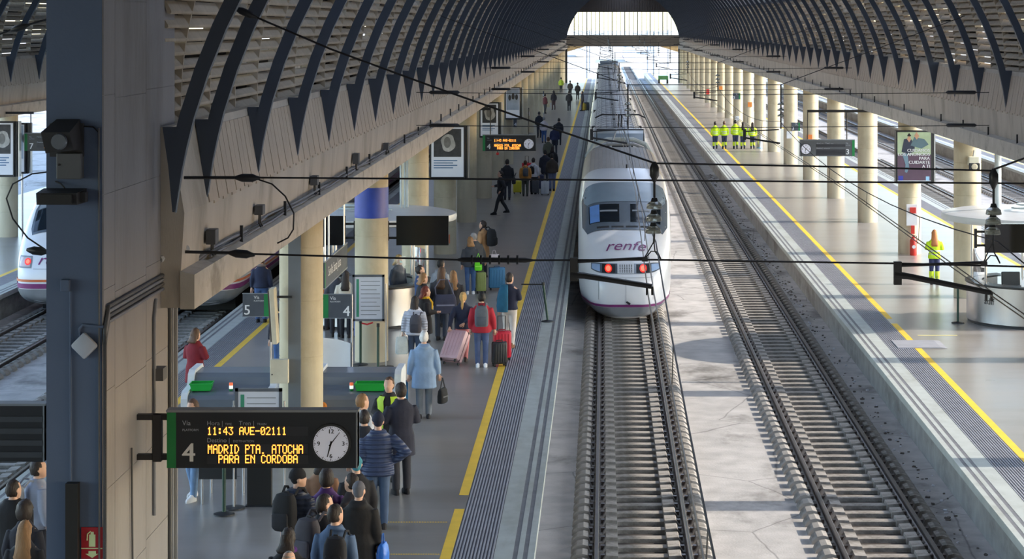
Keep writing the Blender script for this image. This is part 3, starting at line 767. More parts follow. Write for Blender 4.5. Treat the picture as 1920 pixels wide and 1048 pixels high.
# the two trains at far left
for cx, d, lab in ((T3, 60.2, 'white and purple train half hidden behind the concrete ledge at platform five'), (T4, 60.5, 'white train with purple sides and red lamp at the extreme left')):
    t2 = thing('passenger_train', lab, 'train', (cx, d, 0))
    body, decal, decal_top, bv = make_nose(t2, NOSE2, 20.0, (0.84,0.98), (1.03,1.10), (0.40,0.82))
    patch(NOSE2, 0.85, 1.95, -0.74, 0.74, 10, 16, m_mask, 'windscreen_surround', t2, 0.014, 0.6)
    patch(NOSE2, 0.92, 1.62, -0.68, 0.68, 8, 14, m_wglass, 'windscreen', t2, 0.022)
    patch(NOSE2, 1.64, 1.88, -0.66, 0.66, 4, 14, m_grey, 'sun_visor', t2, 0.024)
    patch(NOSE2, 0.95, 1.5, 0.02, 0.06, 6, 1, m_black, 'wiper', t2, 0.03)
    for s in (-1, 1):
        decal(gridpf(min(s*0.72,s*1.14), max(s*0.72,s*1.14), 1.42, 1.76, 8, 4), m_grey, 'lamp_bezel', lift=0.016)
        decal(gridpf(min(s*0.76,s*1.10), max(s*0.76,s*1.10), 1.46, 1.72, 8, 4), M('lamp_glass', rgb(190,170,172), 0.15, coat=0.4), 'lamp_glass', lift=0.02)
        decal(discpf(s*0.84, 1.60, 0.10), m_redrim, 'tail_lamp_rim', lift=0.026)
        decal(discpf(s*0.84, 1.60, 0.06), m_red, 'tail_lamp', lift=0.03)
        rows = []
        for z in (1.15, 2.95):
            rows.append([(s*(interp(NOSE2,q)[2]*(1-min(.99,abs((z-(interp(NOSE2,q)[0]+.3)/2)/((interp(NOSE2,q)[0]-.3)/2)))**3.3)**(1/3.3)+0.012), q, z) for q in ((1.6 if z > 2 else 0.7),2.2,3.5,8,19.5)])
        MB().loft(rows, False, closed=False).build('purple_flank', M('train_purple', rgb(118,84,150), 0.35, var=0.05), t2)
    vs, fs = TXT[('renfe', 0.35)]; w = max(v.x for v in vs)
    decal(([((v.x-w/2)*0.52, 1.52+v.y*0.42) for v in vs], fs), m_purple, 'lettering', lift=0.014)
    decal(gridpf(-0.66, 0.66, 1.395, 1.405, 20, 1), m_grey, 'coupler_joint', lift=0.016)
    MB().box(-0.9, 0.9, 2.0, 18, 0.0, 0.36).build('bogie', m_black, t2)
    for k in range(4): coach(t2, 20.4+18.7*k, 18.3, 3.8)

# ---------------------------------------------------------------- overhead line
m_wire = M('black_cable', rgb(34,34,38), 0.5, var=0.1)
m_ins = M('dark_insulator', rgb(40,42,46), 0.4)
m_gl = M('insulator_glass', rgb(226,230,222), 0.08, var=0.05, trans=0.75, coat=0.4)
m_pipe = M('grey_pipe', rgb(120,124,134), 0.5)
def lw(pts, r, name, parent, mat=None, n=6, smooth=True):
    return MB().tube(pts, r, n).build(name, mat or m_wire, parent, smooth, recalc=False)
DH = 24.5
hs = thing('catenary_span', 'nearest overhead line span of dark cables, arms and glass insulators across both tracks', 'overhead line', (0, DH, 5.4))
def hp(px, py): v = at(px, py, DH); return (v.x, 0, v.z-5.4)
lw([hp(440,15), hp(620,92), hp(805,160), hp(1010,232), hp(1225,305)], 0.013, 'support_cable', hs)
lw([hp(1225,306), hp(1540,312), hp(1862,320)], 0.012, 'support_cable', hs)
lw([hp(1862,318), hp(1920,297), hp(2654,22)], 0.013, 'support_cable', hs)
lw([hp(345,333), hp(480,333), hp(1225,338), hp(1920,344), hp(2700,350)], 0.012, 'cross_cable', hs)
lw([hp(345,473), hp(470,476), hp(860,487), hp(1000,488), hp(1225,487), hp(1690,494), hp(1920,500), hp(2700,508)], 0.012, 'cross_cable', hs)
def spindle(p, q, r, name='insulator_rod'):
    p, q = Vector(p), Vector(q)
    lw([p, p.lerp(q,.1), p.lerp(q,.3), p.lerp(q,.7), p.lerp(q,.85), q], [r*.35, r*.6, r, r, r*.6, r*.35], name, hs, m_ins, 10)
spindle(hp(440,333), hp(488,334), 0.05); spindle(hp(428,474), hp(478,478), 0.05)
lw([hp(345,333), hp(440,333)], 0.02, 'turnbuckle', hs, m_dark); lw([hp(340,472), hp(430,474)], 0.02, 'turnbuckle', hs, m_dark)
spindle(hp(440,15), hp(482,33), 0.045)
lw([hp(480,335), hp(510,345), hp(535,368), hp(551,400), hp(550,430), hp(540,446), hp(520,456)], 0.010, 'jumper_cable', hs, n=6)
lw([hp(88,470), hp(52,446), hp(24,410), hp(12,372), hp(24,345), hp(60,326), hp(92,322)], .010, 'jumper_cable', hs); spindle(hp(50,468), hp(92,473), .05); lw([hp(-40,80), hp(20,56), hp(92,35)], .012, 'support_cable', hs); spindle(hp(20,57), hp(56,46), .04)
for a in (1,):
    mb = MB(); x0, x1 = 858, 1000
    mb.tube([hp(x0,487), hp(x0+10,487), hp(x1-15,488), hp(x1,488)], [0.015,0.03,0.03,0.012], 8)
    for k in range(6):
        c = Vector(hp(885+k*17, 487)); mb.tube([c-Vector((0.012,0,0)), c+Vector((0.012,0,0))], 0.055, 10)
    mb.build('string_insulator', m_ins, hs, True)
for (nx, ny, bx, rod) in ((1227, 303, (385, 408, 431), 372), (1863, 316, (396, 414, 433), 385)):
    spindle(hp(nx, ny), hp(nx, ny+38), 0.055, 'hanger_body')
    lw([hp(nx,ny+36), hp(nx,rod)], 0.014, 'hanger_rod', hs, m_dark)
    for k, by in enumerate(bx):
        c = hp(nx-k*1, by)
        lw([(c[0],0,c[2]+0.09),(c[0],0,c[2]+0.04)], [0.03,0.045], 'insulator_cap', hs, m_ins, 10)
        MB().lathe([(0.02,0.05),(0.05,0.045),(0.085,0.015),(0.095,-0.035),(0.085,-0.04),(0.07,-0.005),(0.02,0.01)], c, 20).build('glass_bell', m_gl, hs, True)
    e = bx[-1]
    lw([hp(nx,e), hp(nx-1,e+24)], 0.012, 'hanger_rod', hs, m_dark)
    yb = 484 if nx < 1500 else 492
    lw([hp(nx-1,e+22), hp(nx-9,e+36), hp(nx-19,yb)], 0.008, 'fork_wire', hs)
    lw([hp(nx-1,e+22), hp(nx+1,e+40), hp(nx+12,yb+2)], 0.008, 'fork_wire', hs)
    lw([hp(nx-17,yb), hp(nx-6,yb-13), hp(nx+6,yb-12), hp(nx+12,yb+1)], 0.008, 'fork_wire', hs)
    MB().cbox(hp(nx-18,yb+2), (0.07,0.05,0.05)).build('arm_clamp', m_ins, hs)
    ox = nx-1228
    xl = 1076 if nx < 1500 else 1683
    MB().cbox(hp(xl,505 if nx < 1500 else 512), (0.09,0.06,0.27)).build('arm_bracket', m_ins, hs)
    lw([hp(xl,491 if nx < 1500 else 498), hp(nx-16,yb)], 0.018, 'upper_arm', hs, m_dark, 8)
    lw([hp(xl-6,515 if nx < 1500 else 515), hp(xl+20,517 if nx < 1500 else 518), hp(nx-5,537 if nx < 1500 else 549)], [0.045,0.036,0.03], 'steady_arm', hs, m_dark, 8)
    for dx in (-14, -4):
        c = hp(nx+dx, 545 if nx < 1500 else 556); MB().cbox((c[0],0,c[2]), (0.025,0.05,0.10)).build('wire_clamp', m_ins, hs)
# running wires
def running(cx, label):
    t = thing('contact_wire', label, 'overhead wire', (0, 0, 0))
    for k, dx in enumerate((-0.03, 0.04)):
        pts = [(cx+dx, y, 5.33+0.0*k) for y in (6, 12, 24.5)]+[(cx+dx+0.12*math.sin(y/17.0), y, 5.33) for y in range(40, 277, 15)]
        lw(pts, 0.008, 'running_wire', t, M('copper_wire', rgb(150,138,120), 0.4, 0.5))
    spans = [-6]+[24.5+30.2*k for k in range(9)]
    for a, b in zip(spans, spans[1:]):
        n = 10; pts = []
        for i in range(n+1):
            u = i/n; pts.append((cx+0.06, a+(b-a)*u, 5.95-4*0.42*u*(1-u)))
        lw(pts, 0.008, 'catenary_wire', t)
        for u in (0.2, 0.4, 0.6, 0.8):
            y = a+(b-a)*u
            if y > 9: lw([(cx+0.05, y, 5.33), (cx+0.06, y, 5.95-4*0.42*u*(1-u))], 0.005, 'dropper', t, n=4)
    return t
running(0.555, 'pair of contact wires with droppers above the central train and track')
running(4.55, 'pair of contact wires with droppers above the empty right track')
# farther spans, smaller in view
for i, d in enumerate((54.7, 84.9, 115.1, 145.3, 175.5, 205.7, 235.9, 266.1)):
    t = thing('catenary_span', ('second', 'third', 'fourth', 'fifth', 'sixth', 'seventh', 'eighth', 'ninth')[i]+' overhead line span counted from the big display board, across both tracks', 'overhead line', (0, d, 5.4))
    for z0, z1, r in ((6.70,6.66,.011),(5.84,5.80,.011)):
        lw([(-4.88,0,z0-5.4),(S,0,z1-5.4-0.03),(mx(-4.88),0,z0-5.4)], r, 'cross_cable', t)
        for s in (-1, 1):
            x = S+s*(S+4.55); lw([(x,0,z0-5.4),(x-s*0.05,0,z0-5.4),(x-s*0.75,0,z0-5.4),(x-s*0.8,0,z0-5.4)], [.015,.05,.05,.015], 'insulator_rod', t, m_ins, 8)
    lw([(-4.25,0,3.3),(T1,0,1.5),(T2,0,1.5),(mx(-4.25),0,3.3)], 0.011, 'support_cable', t)
    for cx in (T1, T2):
        lw([(cx,0,1.5),(cx,0,0.35)], 0.02, 'hanger_rod', t, m_dark)
        for k in range(3): MB().lathe([(0.02,0.05),(0.09,0.0),(0.09,-0.03),(0.02,0.0)], (cx,0,1.0-0.15*k), 10).build('glass_bell', m_gl, t, True)
        lw([(cx-0.95,0,0.28),(cx-0.05,0,0.33)], 0.018, 'upper_arm', t, m_dark); lw([(cx-0.97,0,0.12),(cx-0.02,0,-0.03)], 0.028, 'steady_arm', t, m_dark)
        MB().cbox((cx-0.95,0,0.2), (0.08,0.06,0.28)).build('arm_bracket', m_ins, t)

# ---------------------------------------------------------------- near pier with its fittings
PX0, PX1, PY0, PY1 = -5.71, -5.14, 21.5, 25.1
pier = struct(MB().box(PX0, PX1, PY0, PY1, ZP-0.02, 9.8).build('pillar_near', m_pier))
MB().box(PX0-0.004, PX1-0.005, PY0-0.008, PY0+0.001, ZP, 9.8).build('blue_face', m_pier_blue, pier)
for a, b in ((21.52,22.02),(22.03,23.52),(23.53,25.09)):
    z = ZP
    k = 0
    while z < 9.6:
        h = 0.98+0.04*((k*7+int(a*3)) % 3); MB().box(PX1-0.002, PX1+0.006, a, b, z+0.004, min(z+h, 9.8)-0.004).build('formwork_panel', m_pier, pier); z += h; k += 1
def pf_(px, py): v = at(px, py, PY0-0.01); return v
def pbox(x0, x1, y0, y1, dep, name, mat, parent, bev=0.0):
    a, b = pf_(x0, y1), pf_(x1, y0)
    return MB().cbox(((a.x+b.x)/2, PY0-0.01-dep/2, (a.z+b.z)/2), (b.x-a.x, dep, b.z-a.z), bev=bev).build(name, mat, parent)
m_fix = M('fixture_grey', rgb(86,88,92), 0.6, var=0.1); m_fixd = M('fixture_dark', rgb(44,44,48), 0.6, var=0.1)
t = thing('floodlight', 'hooded floodlight with round lens high on the blue pier face', 'floodlight', pf_(127,262))
t0 = t.location
def loc_(v): return (v[0]-t0.x, v[1]-t0.y, v[2]-t0.z)
a, b, c, d = pf_(104,222), pf_(150,222), pf_(160,236), pf_(96,246)
hood = MB(); q = lambda v, dy: (v.x-t0.x, dy, v.z-t0.z)
hood.loft([[q(pf_(108,223),-.04), q(pf_(152,223),-.04), q(pf_(157,280),-.04), q(pf_(108,284),-.04)], [q(pf_(93,245),-.34), q(pf_(146,245),-.34), q(pf_(152,278),-.30), q(pf_(100,284),-.30)]])
hood.build('hood', m_fixd, t)
lens = MB(); cc = pf_(127,262); lens.tube([(0,-.34,0),(0,-.37,0)], [.085,.075], 20); lens.build('lens', M('lens_glass', rgb(96,104,116), 0.1, coat=.4), t, True)
MB().cbox((0,-.03,0.0), (.34,.06,.34)).build('mount_plate', m_fixd, t)
o = pbox(112, 158, 286, 334, 0.14, 'control_cabinet', m_fix, None, 0.01); tag(o, 'small grey metal cabinet below the hooded floodlight on the blue pier', 'cabinet')
MB().tube([(at(118,307,PY0).x, PY0-0.16, at(118,307,PY0).z), (at(118,307,PY0).x, PY0-0.145, at(118,307,PY0).z)], .012, 8).build('lock', m_black, o)
t = thing('floodlight', 'wide black floodlight below the grey cabinet on the blue pier', 'floodlight', pf_(126,362))
mb = MB(); mb.loft([[(-.24,0,.05),(.20,0,.05),(.20,0,-.09),(-.24,0,-.09)],[(-.25,-.26,.02),(.16,-.26,.02),(.16,-.24,-.10),(-.25,-.24,-.10)]]); mb.build('housing', m_fixd, t)
MB().box(-.2, .12, -.30, -.25, -.085, .01).build('lamp_glass', m_black, t); MB().cbox((.2,-.12,-.03), (.06,.1,.1)).build('bracket', m_fixd, t)
MB().tube([(-.12,0,.12),(-.05,-.06,.1),(0,-.1,.06)], .008, 6).build('power_cable', m_black, t)
o = pbox(117, 133, 523, 545, 0.08, 'junction_box', m_pier_blue, None, 0.006); tag(o, 'small blue-grey junction box on the blue pier above a thin conduit', 'box')
t = thing('wifi_antenna', 'light grey diamond-shaped antenna plate on the blue pier', 'antenna', pf_(160,647))
MB().cbox((0,-.04,0), (.205,.06,.205), rot=Matrix.Rotation(PI/4, 3, 'Y'), bev=.025).build('plate', M('antenna_grey', rgb(168,176,192), .5), t, True)
MB().box(-.05,.05,-.012,0,-.05,.05).build('wall_mount', m_fix, t)
MB().tube([(-.05,-.01,.10),(-.055,-.02,.17),(-.02,-.02,.21),(.06,-.02,.2),(.19,-.02,.19)], .015, 8).build('cable', m_pier_blue, t, True)
lw([pf_(133,545)-Vector((0,.02,0)), pf_(134,900)-Vector((0,.02,0))], .011, 'conduit', pier, m_pier_blue)
lw([pf_(186,240)-Vector((0,.02,0)), pf_(187,1048)-Vector((0,.02,0)), pf_(187,1400)-Vector((0,.02,0))], .010, 'conduit', pier, m_fix)
lw([pf_(150,236)-Vector((0,.02,0)), pf_(176,238)-Vector((0,.02,0)), pf_(186,248)-Vector((0,.02,0))], .008, 'conduit', pier, m_black)
o = pbox(127, 150, 903, 1120, 0.10, 'cable_duct', m_black, None); tag(o, 'tall narrow black cable duct low on the blue pier', 'cable duct')
o = pbox(153, 193, 988, 1047, 0.012, 'fire_sign', M('sign_red', rgb(168,30,44), .5), None)
tag(o, 'red fire extinguisher sign with pale arrow on the blue pier', 'sign')
m_glow = M('pale_green', rgb(206,224,176), .5)
def sp(px, py): v = at(px, py, PY0); return (v.x, PY0-0.025, v.z)
e = MB(); e.add([sp(x,y) for x, y in ((168,1001),(180,1001),(180,1024),(168,1024))], [(0,1,2,3)]); e.add([sp(x,y) for x, y in ((171,996),(177,996),(177,1001),(171,1001))], [(0,1,2,3)])
e.tube([sp(171,995), sp(165,1000), sp(164,1012)], .006, 4); e.build('extinguisher_symbol', m_glow, o)
e = MB(); e.add([sp(x,y) for x, y in ((167,1032),(181,1032),(181,1037),(186,1037),(174,1045),(161,1037),(167,1037))], [(0,1,2,3,4,5,6)]); e.build('arrow', m_glow, o)
MB().add([sp(x,y) for x, y in ((153,1026),(193,1026),(193,1028),(153,1028))], [(0,1,2,3)]).build('divider', m_glow, o)
# pipe bundle along the pier flank and on along the ledge
for k, (dz, mat) in enumerate(((0,m_pipe),(.06,m_fix),(.11,m_pipe),(.16,m_fix))):
    x = PX1+.03
    lw([(x, PY0-.02, 1.0),(x, PY0-.02, 5.2+dz),(x+.005, PY0+.12, 5.42+dz),(x, 24.3, 5.42+dz),(x+.1, 25.0, 5.50+dz*.6),(-4.86, 25.6, 5.66+dz*.3)], .02, 'conduit', pier, mat, 8)
for k, y in enumerate((24.72, 24.84, 24.96, 25.06)): lw([(PX1+.03, y, 5.6),(PX1+.03, y, ZP)], .022, 'conduit', pier, m_pipe if k % 2 else m_fix, 8)
lw([(PX1+.03,23.95,5.35),(PX1+.03,23.85,5.15),(PX1+.03,23.85,2.9)], .02, 'conduit', pier, m_pipe, 8)
lw([(PX1+.03,22.7,3.9),(PX1+.03,22.75,2.45)], .012, 'conduit', pier, m_fix, 6)
MB().cbox((PX1+.07,23.95,4.5), (.12,.22,.14)).build('junction_box', m_fix, pier)
o = MB().cbox((PX1+.08,22.78,2.35), (.13,.16,.24), bev=.008).build('green_box', M('dark_green', rgb(30,62,48), .5)); tag(o, 'small dark green box on the pier flank near the picture bottom', 'box')
# cables lying on the left ledge, boxes on the wall above them
for k in range(4):
    rc = random.Random(k); pts = [(-4.84+rc.uniform(-.03,.05), 25.6+1.6*i, 5.62+rc.uniform(0,.05)+.02*k) for i in range(22)]
    lw(pts, .018, 'ledge_cable', wl, (m_pipe, m_fix, m_dark, m_pipe)[k], 6)
for i, (px, py, w, h) in enumerate(((398,443,16,28),(487,393,13,18),(590,338,10,18),(668,297,10,20),(724,275,9,14))):
    d = 4.80*F/(VX-px); v = at(px, py, d)
    o = MB().cbox((-4.80, d, v.z), (.12, .22, h*d/F), bev=.008).build('junction_box', m_fix, None)
    tag(o, ('first','second','third','fourth','fifth')[i]+' junction box along the left ledge wall, counted from the pier', 'box', 'boxes on the ledge wall')
    for s in (-.05, .05): lw([(0.0, s, -h*d/F/2), (-.0, s*1.2, -h*d/F/2-.12), (.03, s*1.4, 5.66-v.z)], .012, 'cable', o, m_dark, 6)
    for ch in o.children: ch.location = (-4.80, d, v.z)
MB().tube([at(300,486,24.3), at(352,466,24.6)], .045, 8).build('white_tube', M('tube_light', rgb(206,208,210), .5), pier)
# tubes clipped to the ledge above the columns on the left
for px0, py, px1 in ((815,220,872),):
    pass

# ---------------------------------------------------------------- platform displays
m_case = M('display_case', rgb(30,34,42), .35, var=.05, coat=.2); m_green = M('sign_green', rgb(24,124,66), .5); m_txt = M('sign_text_grey', rgb(170,176,188), .6)
m_txtw = M('sign_text_white', rgb(226,228,232), .6)
m_led = M('led_amber', (1.0,0.36,0.05), .4, emit=2.2, var=0); m_row = M('led_row_panel', rgb(44,46,54), .4)
m_face = M('clock_face', rgb(214,216,232), .5, var=.02, emit=.12)
FONT5 = {'0':'0E11131519110E','1':'040C040404040E','2':'0E11010204081F','3':'1F02040201110E','4':'02060A121F0202',':':'000C0C000C0C00','-':'0000001F000000','.':'0000000000000C',' ':'00000000000000',
 'A':'0E11111F111111','V':'1111111111 0A04'.replace(' ',''),'E':'1F10101E10101F','M':'111B1515111111','D':'1C12111111121C','R':'1E11111E141211','I':'0E04040404040E','P':'1E11111E101010','T':'1F040404040404','O':'0E11111111110E','C':'0E11101010110E','H':'1111111F111111','N':'11191513111111','B':'1E11111E11111E'}
def led(s, x0, z0, w, h, parent, y):
    mb = MB(); n = len(s); cw = w/n; px = cw/6; ph = h/7
    for i, ch in enumerate(s):
        bits = FONT5[ch]
        for r in range(7):
            v = int(bits[2*r:2*r+2], 16); k = 0
            for c in range(5):
                if v >> (4-c) & 1:
                    a = x0+i*cw+c*px; b = z0+h-(r+1)*ph
                    mb.add([(a-px*.06,y,b+ph*.02),(a+px*1.06,y,b+ph*.02),(a+px*1.06,y,b+ph*.92),(a-px*.06,y,b+ph*.92)], [(0,1,2,3)])
    mb.build('led_text', m_led, parent, recalc=False)['kind'] = 'stuff'
u = 23.0/F
def board(label, loc, via='4', lit=True, mirror=False, clock=True, rz=0, col=m_case, glow=True):
    W, H = 357*u, 107*u
    t = thing('departure_board', label, 'display board', loc, rz)
    f = (lambda x: W-x) if mirror else (lambda x: x)
    MB().cbox((W/2, .09, H/2), (W, .18, H), bev=.006).build('housing', col, t)
    MB().box(-.01, W+.01, -.004, .185, H-.012, H+.012).build('top_rail', m_grey, t)
    gx = (0, 17*u) if not mirror else (W-17*u, W)
    MB().box(gx[0], gx[1], -.006, .05, .005, H-.014).build('green_stripe', m_green, t)
    MB().box(W-.014 if not mirror else 0, W if not mirror else .014, -.006, .186, 0, H).build('end_rail', m_grey, t)
    y = -.008; tx = m_txtw if not mirror else m_txtw
    def X(px): return (px-313)*u
    bx = X(342) if not mirror else W-X(372)
    text('Vía', bx, (878-797)*u, .074, m_txt, t, y); text('PLATFORM', bx, (878-808)*u, .036, m_txt, t, y)
    text(via, bx+.0, (878-865)*u, .29, tx, t, y, bold=.006)
    ox = 0 if not mirror else -X(388)+.62
    text('Hora |', X(388)+ox, (878-797)*u, .068, m_txt, t, y); text('TIME', X(422)+ox, (878-797)*u, .036, m_txt, t, y)
    text('Tren |', X(448)+ox, (878-797)*u, .068, m_txt, t, y); text('TRAIN', X(482)+ox, (878-797)*u, .036, m_txt, t, y)
    text('Destino |', X(388)+ox, (878-829)*u, .068, m_txt, t, y); text('DESTINATION', X(437)+ox, (878-829)*u, .036, m_txt, t, y)
    for (ya, yb, s, xa, xb) in ((816,800,'11:43 AVE-02111',389,539),(851,833,'MADRID PTA. ATOCHA',390,570),(869,852,'PARA EN CORDOBA',410,560)):
        MB().box(X(388)+ox, X(578)+ox, y+.001, y+.01, (878-ya-1)*u, (878-yb+1)*u).build('led_row', m_row, t)
        if lit: led(s, X(xa)+ox, (878-ya+1)*u, (xb-xa)*u, (ya-yb-1)*u, t, y-.004)
    if clock:
        cx = X(621) if not mirror else .22
        cz = (878-831)*u
        k = bpy.data.objects.new('clock', None); C.objects.link(k); k.parent = t; k.location = (cx, y, cz)
        MB().tube([(0,.02,0),(0,-.02,0)], 37*u, 32).build('rim', m_dark, k)
        MB().tube([(0,-.02,0),(0,-.024,0)], 33*u, 32).build('dial', m_face, k)
        tk = MB()
        for i in range(60):
            a = 2*PI*i/60; r0 = (28 if i % 5 == 0 else 30)*u; r1 = 32*u; w = .004 if i % 5 == 0 else .002
            d_, n_ = (math.sin(a), math.cos(a)), (math.cos(a), -math.sin(a))
            tk.add([(d_[0]*r+n_[0]*s*w, -.026, d_[1]*r+n_[1]*s*w) for r, s in ((r0,-1),(r0,1),(r1,1),(r1,-1))], [(0,1,2,3)])
        tk.build('minute_marks', m_black, k, recalc=False)['kind'] = 'stuff'
        for s, x, z in (('12',0,.115),('3',.135,-.02),('6',0,-.155),('9',-.135,-.02)): text(s, x, z, .066, m_black, k, -.027, 'C', 'numeral', bold=.002)
        def hand(a, L, w, nm):
            d_, n_ = Vector((math.sin(a),0,math.cos(a))), Vector((math.cos(a),0,-math.sin(a)))
            MB().add([tuple(d_*(-.03)+n_*w+Vector((0,-.030,0))), tuple(d_*(-.03)-n_*w+Vector((0,-.030,0))), tuple(d_*L-n_*w*.4+Vector((0,-.030,0))), tuple(d_*L+n_*w*.4+Vector((0,-.030,0)))], [(0,1,2,3)]).build(nm, m_black, k, recalc=False)
        hand(math.radians(38), .16, .007, 'minute_hand'); hand(math.radians(195), .15, .011, 'hour_hand')
    return t
b0 = at(313, 878, 23.0)
t = board('large black departure board with amber text beside the near pier, platform four', b0)
MB().cbox((-.12, .09, .32), (.10, .10, .52), bev=.01).build('mount_arm', m_fixd, t)
MB().box(-.36, 0, .05, .13, .52, .58).build('mount_bar', m_fixd, t); MB().box(-.36, 0, .05, .13, .08, .14).build('mount_bar', m_fixd, t)
board('small departure board with amber text hanging over the left platform, far off', at(905, 283, 82.0))
t = board('unlit grey departure board with clock hanging over the right platform', at(1500, 293, 80.0), '3', False, True, col=M('display_case_grey', rgb(84,88,94), .4))
t = board('unlit black departure board cut off by the left picture edge', at(83, 866, 23.0)-Vector((357*u,0,0)), '5', False, False, False)
for k in range(4): MB().box(.02, 357*u-.02, -.012, -.004, .05+.13*k, .11+.13*k).build('louvre_bar', M('bar_grey', rgb(60,64,72), .5), t)
MB().box(357*u, 357*u+.3, .05, .13, .3, .36).build('mount_bar', m_fixd, t)
t = board('departure board with a small orange light above the far left train', at(46, 283, 74.0), '7', False, False)
MB().box(.7, .8, -.02, 0, .1, .2).build('led_text', m_led, t); MB().box(-.9,.3,.06,.12,5.3-t.location.z,5.38-t.location.z).build('hanger_bar', m_dark, t); MB().cyl((.2,.09,.6),(.2,.09,5.38-t.location.z),.02).build('hanger', m_dark, t)
for o_, xx in ((at(905,254,82.0), -4.0), (at(1500,262,80.0), 8.6)): pass
# hanger rods of the two hanging displays
for nm, x, y, z in (('left', at(990,254,82).x, 82.1, at(990,254,82).z), ('right', at(1520,262,80).x, 80.1, at(1520,262,80).z)):
    for o in bpy.data.objects:
        if o.name.startswith('departure_board') and o.type == 'EMPTY' and abs(o.location.y-(y-.1)) < .3:
            MB().cyl((.3,.09,.62),(.3,.09,5.2-o.location.z),.02).cyl((1.8,.09,.62),(1.8,.09,5.2-o.location.z),.02).box(-1.2 if o.location.x < 0 else .3, .3 if o.location.x < 0 else 3.0,.06,.12,5.1-o.location.z,5.2-o.location.z).build('hanger', m_dark, o)

# platform number plates
def via_plate(label, px0, px1, py0, py1, d, via, green_left, post=True, floor=True):
    if not post: d = min(COLY, key=lambda y: abs(((px0+px1)/2-VX)*(y-.41)/F-(XL if px0 < VX else XR)))-.435
    a, b = at(px0, py1, d), at(px1, py0, d); w, h = b.x-a.x, b.z-a.z
    t = thing('platform_sign', label, 'sign', (a.x, d, a.z))
    MB().box(0, w, 0, .04, 0, h).build('plate', M('sign_grey', rgb(72,78,88), .5), t)
    MB().box(-.01, w+.01, -.002, .042, h, h+.012).box(-.01, w+.01, -.002, .042, -.012, 0).build('frame', m_grey, t)
    g0 = 0 if green_left else w*.8
    MB().box(g0, g0+w*.2, -.004, .02, 0, h).build('green_stripe', m_green, t)
    text('Vía', w*(.26 if green_left else .42), h*.78, h*.2, m_txtw, t, -.005); text('PLATFORM', w*(.26 if green_left else .42), h*.66, h*.09, m_txtw, t, -.005)
    text(via, w*(.72 if green_left else .04), h*.08, h*.62, m_txtw, t, -.005, bold=h*.008)
    if post: MB().cyl((w+.02,.05,h),(w+.02,.05,ZP-a.z),.018).build('post', m_steel, t)
    return t
via_plate('grey and green number four platform plate beside an information stand', 605, 658, 552, 596, 47.2, '4', True)
via_plate('grey and green number five platform plate left of the concrete column', 455, 505, 551, 593, 43.0, '5', False)
for i, (px0, px1, py0, py1, d, lab) in enumerate(((951,969,222,238,128,'small platform plate on a column above the far departure board'),(1008,1020,171,181,176,'tiny dark platform plate on a far left column'),(1374,1388,175,186,168,'small green platform plate on a far right column'),(1484,1500,230,245,96,'green platform plate on the column left of unlit board'))):
    via_plate(lab, px0, px1, py0, py1, d, '3' if px0 > 1131 else '4', px0 < 1131, False)
for x, y0_, z in ((0,0,0),): pass
t = thing('station_name_sign', 'slanting grey station name sign hung on thin poles by the blue-banded column', 'sign', (-5.85, 44.0, 2.94))
MB().box(-.03, 0.0, 0, 3.9, 0, .53).build('plate', M('sign_grey', rgb(72,78,88), .5), t)
MB().box(-.035, .006, 0, 3.9, .53, .56).box(-.035, .006, 0, 3.9, -.03, 0).build('frame', m_steel, t)
MB().box(0, .004, 0, .12, 0, .53).build('green_stripe', m_green, t)
vs, fs = TXT[('Sevilla Santa Justa', 0.0)]
MB().add([(.006, .55+v.x*.30, .18+v.y*.30) for v in vs], fs).build('lettering', m_txtw, t, recalc=False)
for y in (.15, .75, 3.4): MB().cyl((-.015,y,.53),(-.015,y,2.3),.018).build('hanger', m_steel, t)

# ---------------------------------------------------------------- fittings on the columns
t = thing('wall_box', 'cream metal cabinet low on the nearest concrete column', 'cabinet', at(525,717,37.1))
MB().cbox((0,-.05,.21), (.32,.14,.42), bev=.01).build('case', M('cream_metal', rgb(214,206,184), .5), t); MB().cyl((-.12,-.125,.16),(-.12,-.135,.16),.012).build('lock', m_black, t)
t = thing('sign_box', 'narrow cream light box seen edge-on beside the nearest column', 'light box', at(516,643,37.1))
MB().cbox((0,-.1,.5), (.09,.3,.98), rot=Matrix.Rotation(-.06, 3, 'Y'), bev=.01).build('case', M('cream_metal', rgb(214,206,184), .5), t); MB().cbox((-.06,-.1,.5), (.03,.26,.9), rot=Matrix.Rotation(-.06, 3, 'Y')).build('face', M('brown_face', rgb(92,80,72), .5), t)
MB().box(.04,.3,-.04,-.0,.8,.84).build('bracket', m_dark, t)
o = MB().box(-.11, .11, -.03, .03, ZP, 5.2).build('steel_plate', M('plate_grey', rgb(112,118,124), .6, var=.06), None, loc=(at(553,500,37.2).x, 37.17, 0)); tag(o, 'grey steel cover strip running up the nearest concrete column', 'cover strip')
# screens
def screen(label, px0, px1, py0, py1, d, side):
    a, b = at(px0, py1, d), at(px1, py0, d); w, h = b.x-a.x, b.z-a.z
    t = thing('tv_screen', label, 'screen', (a.x, d, a.z))
    MB().cbox((w/2,.035,h/2), (w,.07,h), bev=.006).build('panel', M('screen_black', rgb(20,20,22), .18, var=.05), t)
    MB().box(.015, w-.015, -.003, .0, .02, h-.015).build('display', M('screen_off', rgb(14,14,15), .12, var=.02), t)
    x0, x1 = ((-.24, w*.3) if side < 0 else (w*.7, w+.24))
    MB().box(x0, x1, .08, .12, h*.2, h*.28).box(x0, x1, .08, .12, h*.68, h*.76).box(x0 if side < 0 else x1-.06, x0+.06 if side < 0 else x1, .07, .14, h*.15, h*.82).build('bracket', m_black, t)
    return t
screen('black screen on bracket to the right of the blue-banded column', 743, 841, 405, 460, 49.0, -1)
screen('black screen half hidden behind the nearest column, left of blue-banded column', 552, 648, 405, 460, 49.0, 1)
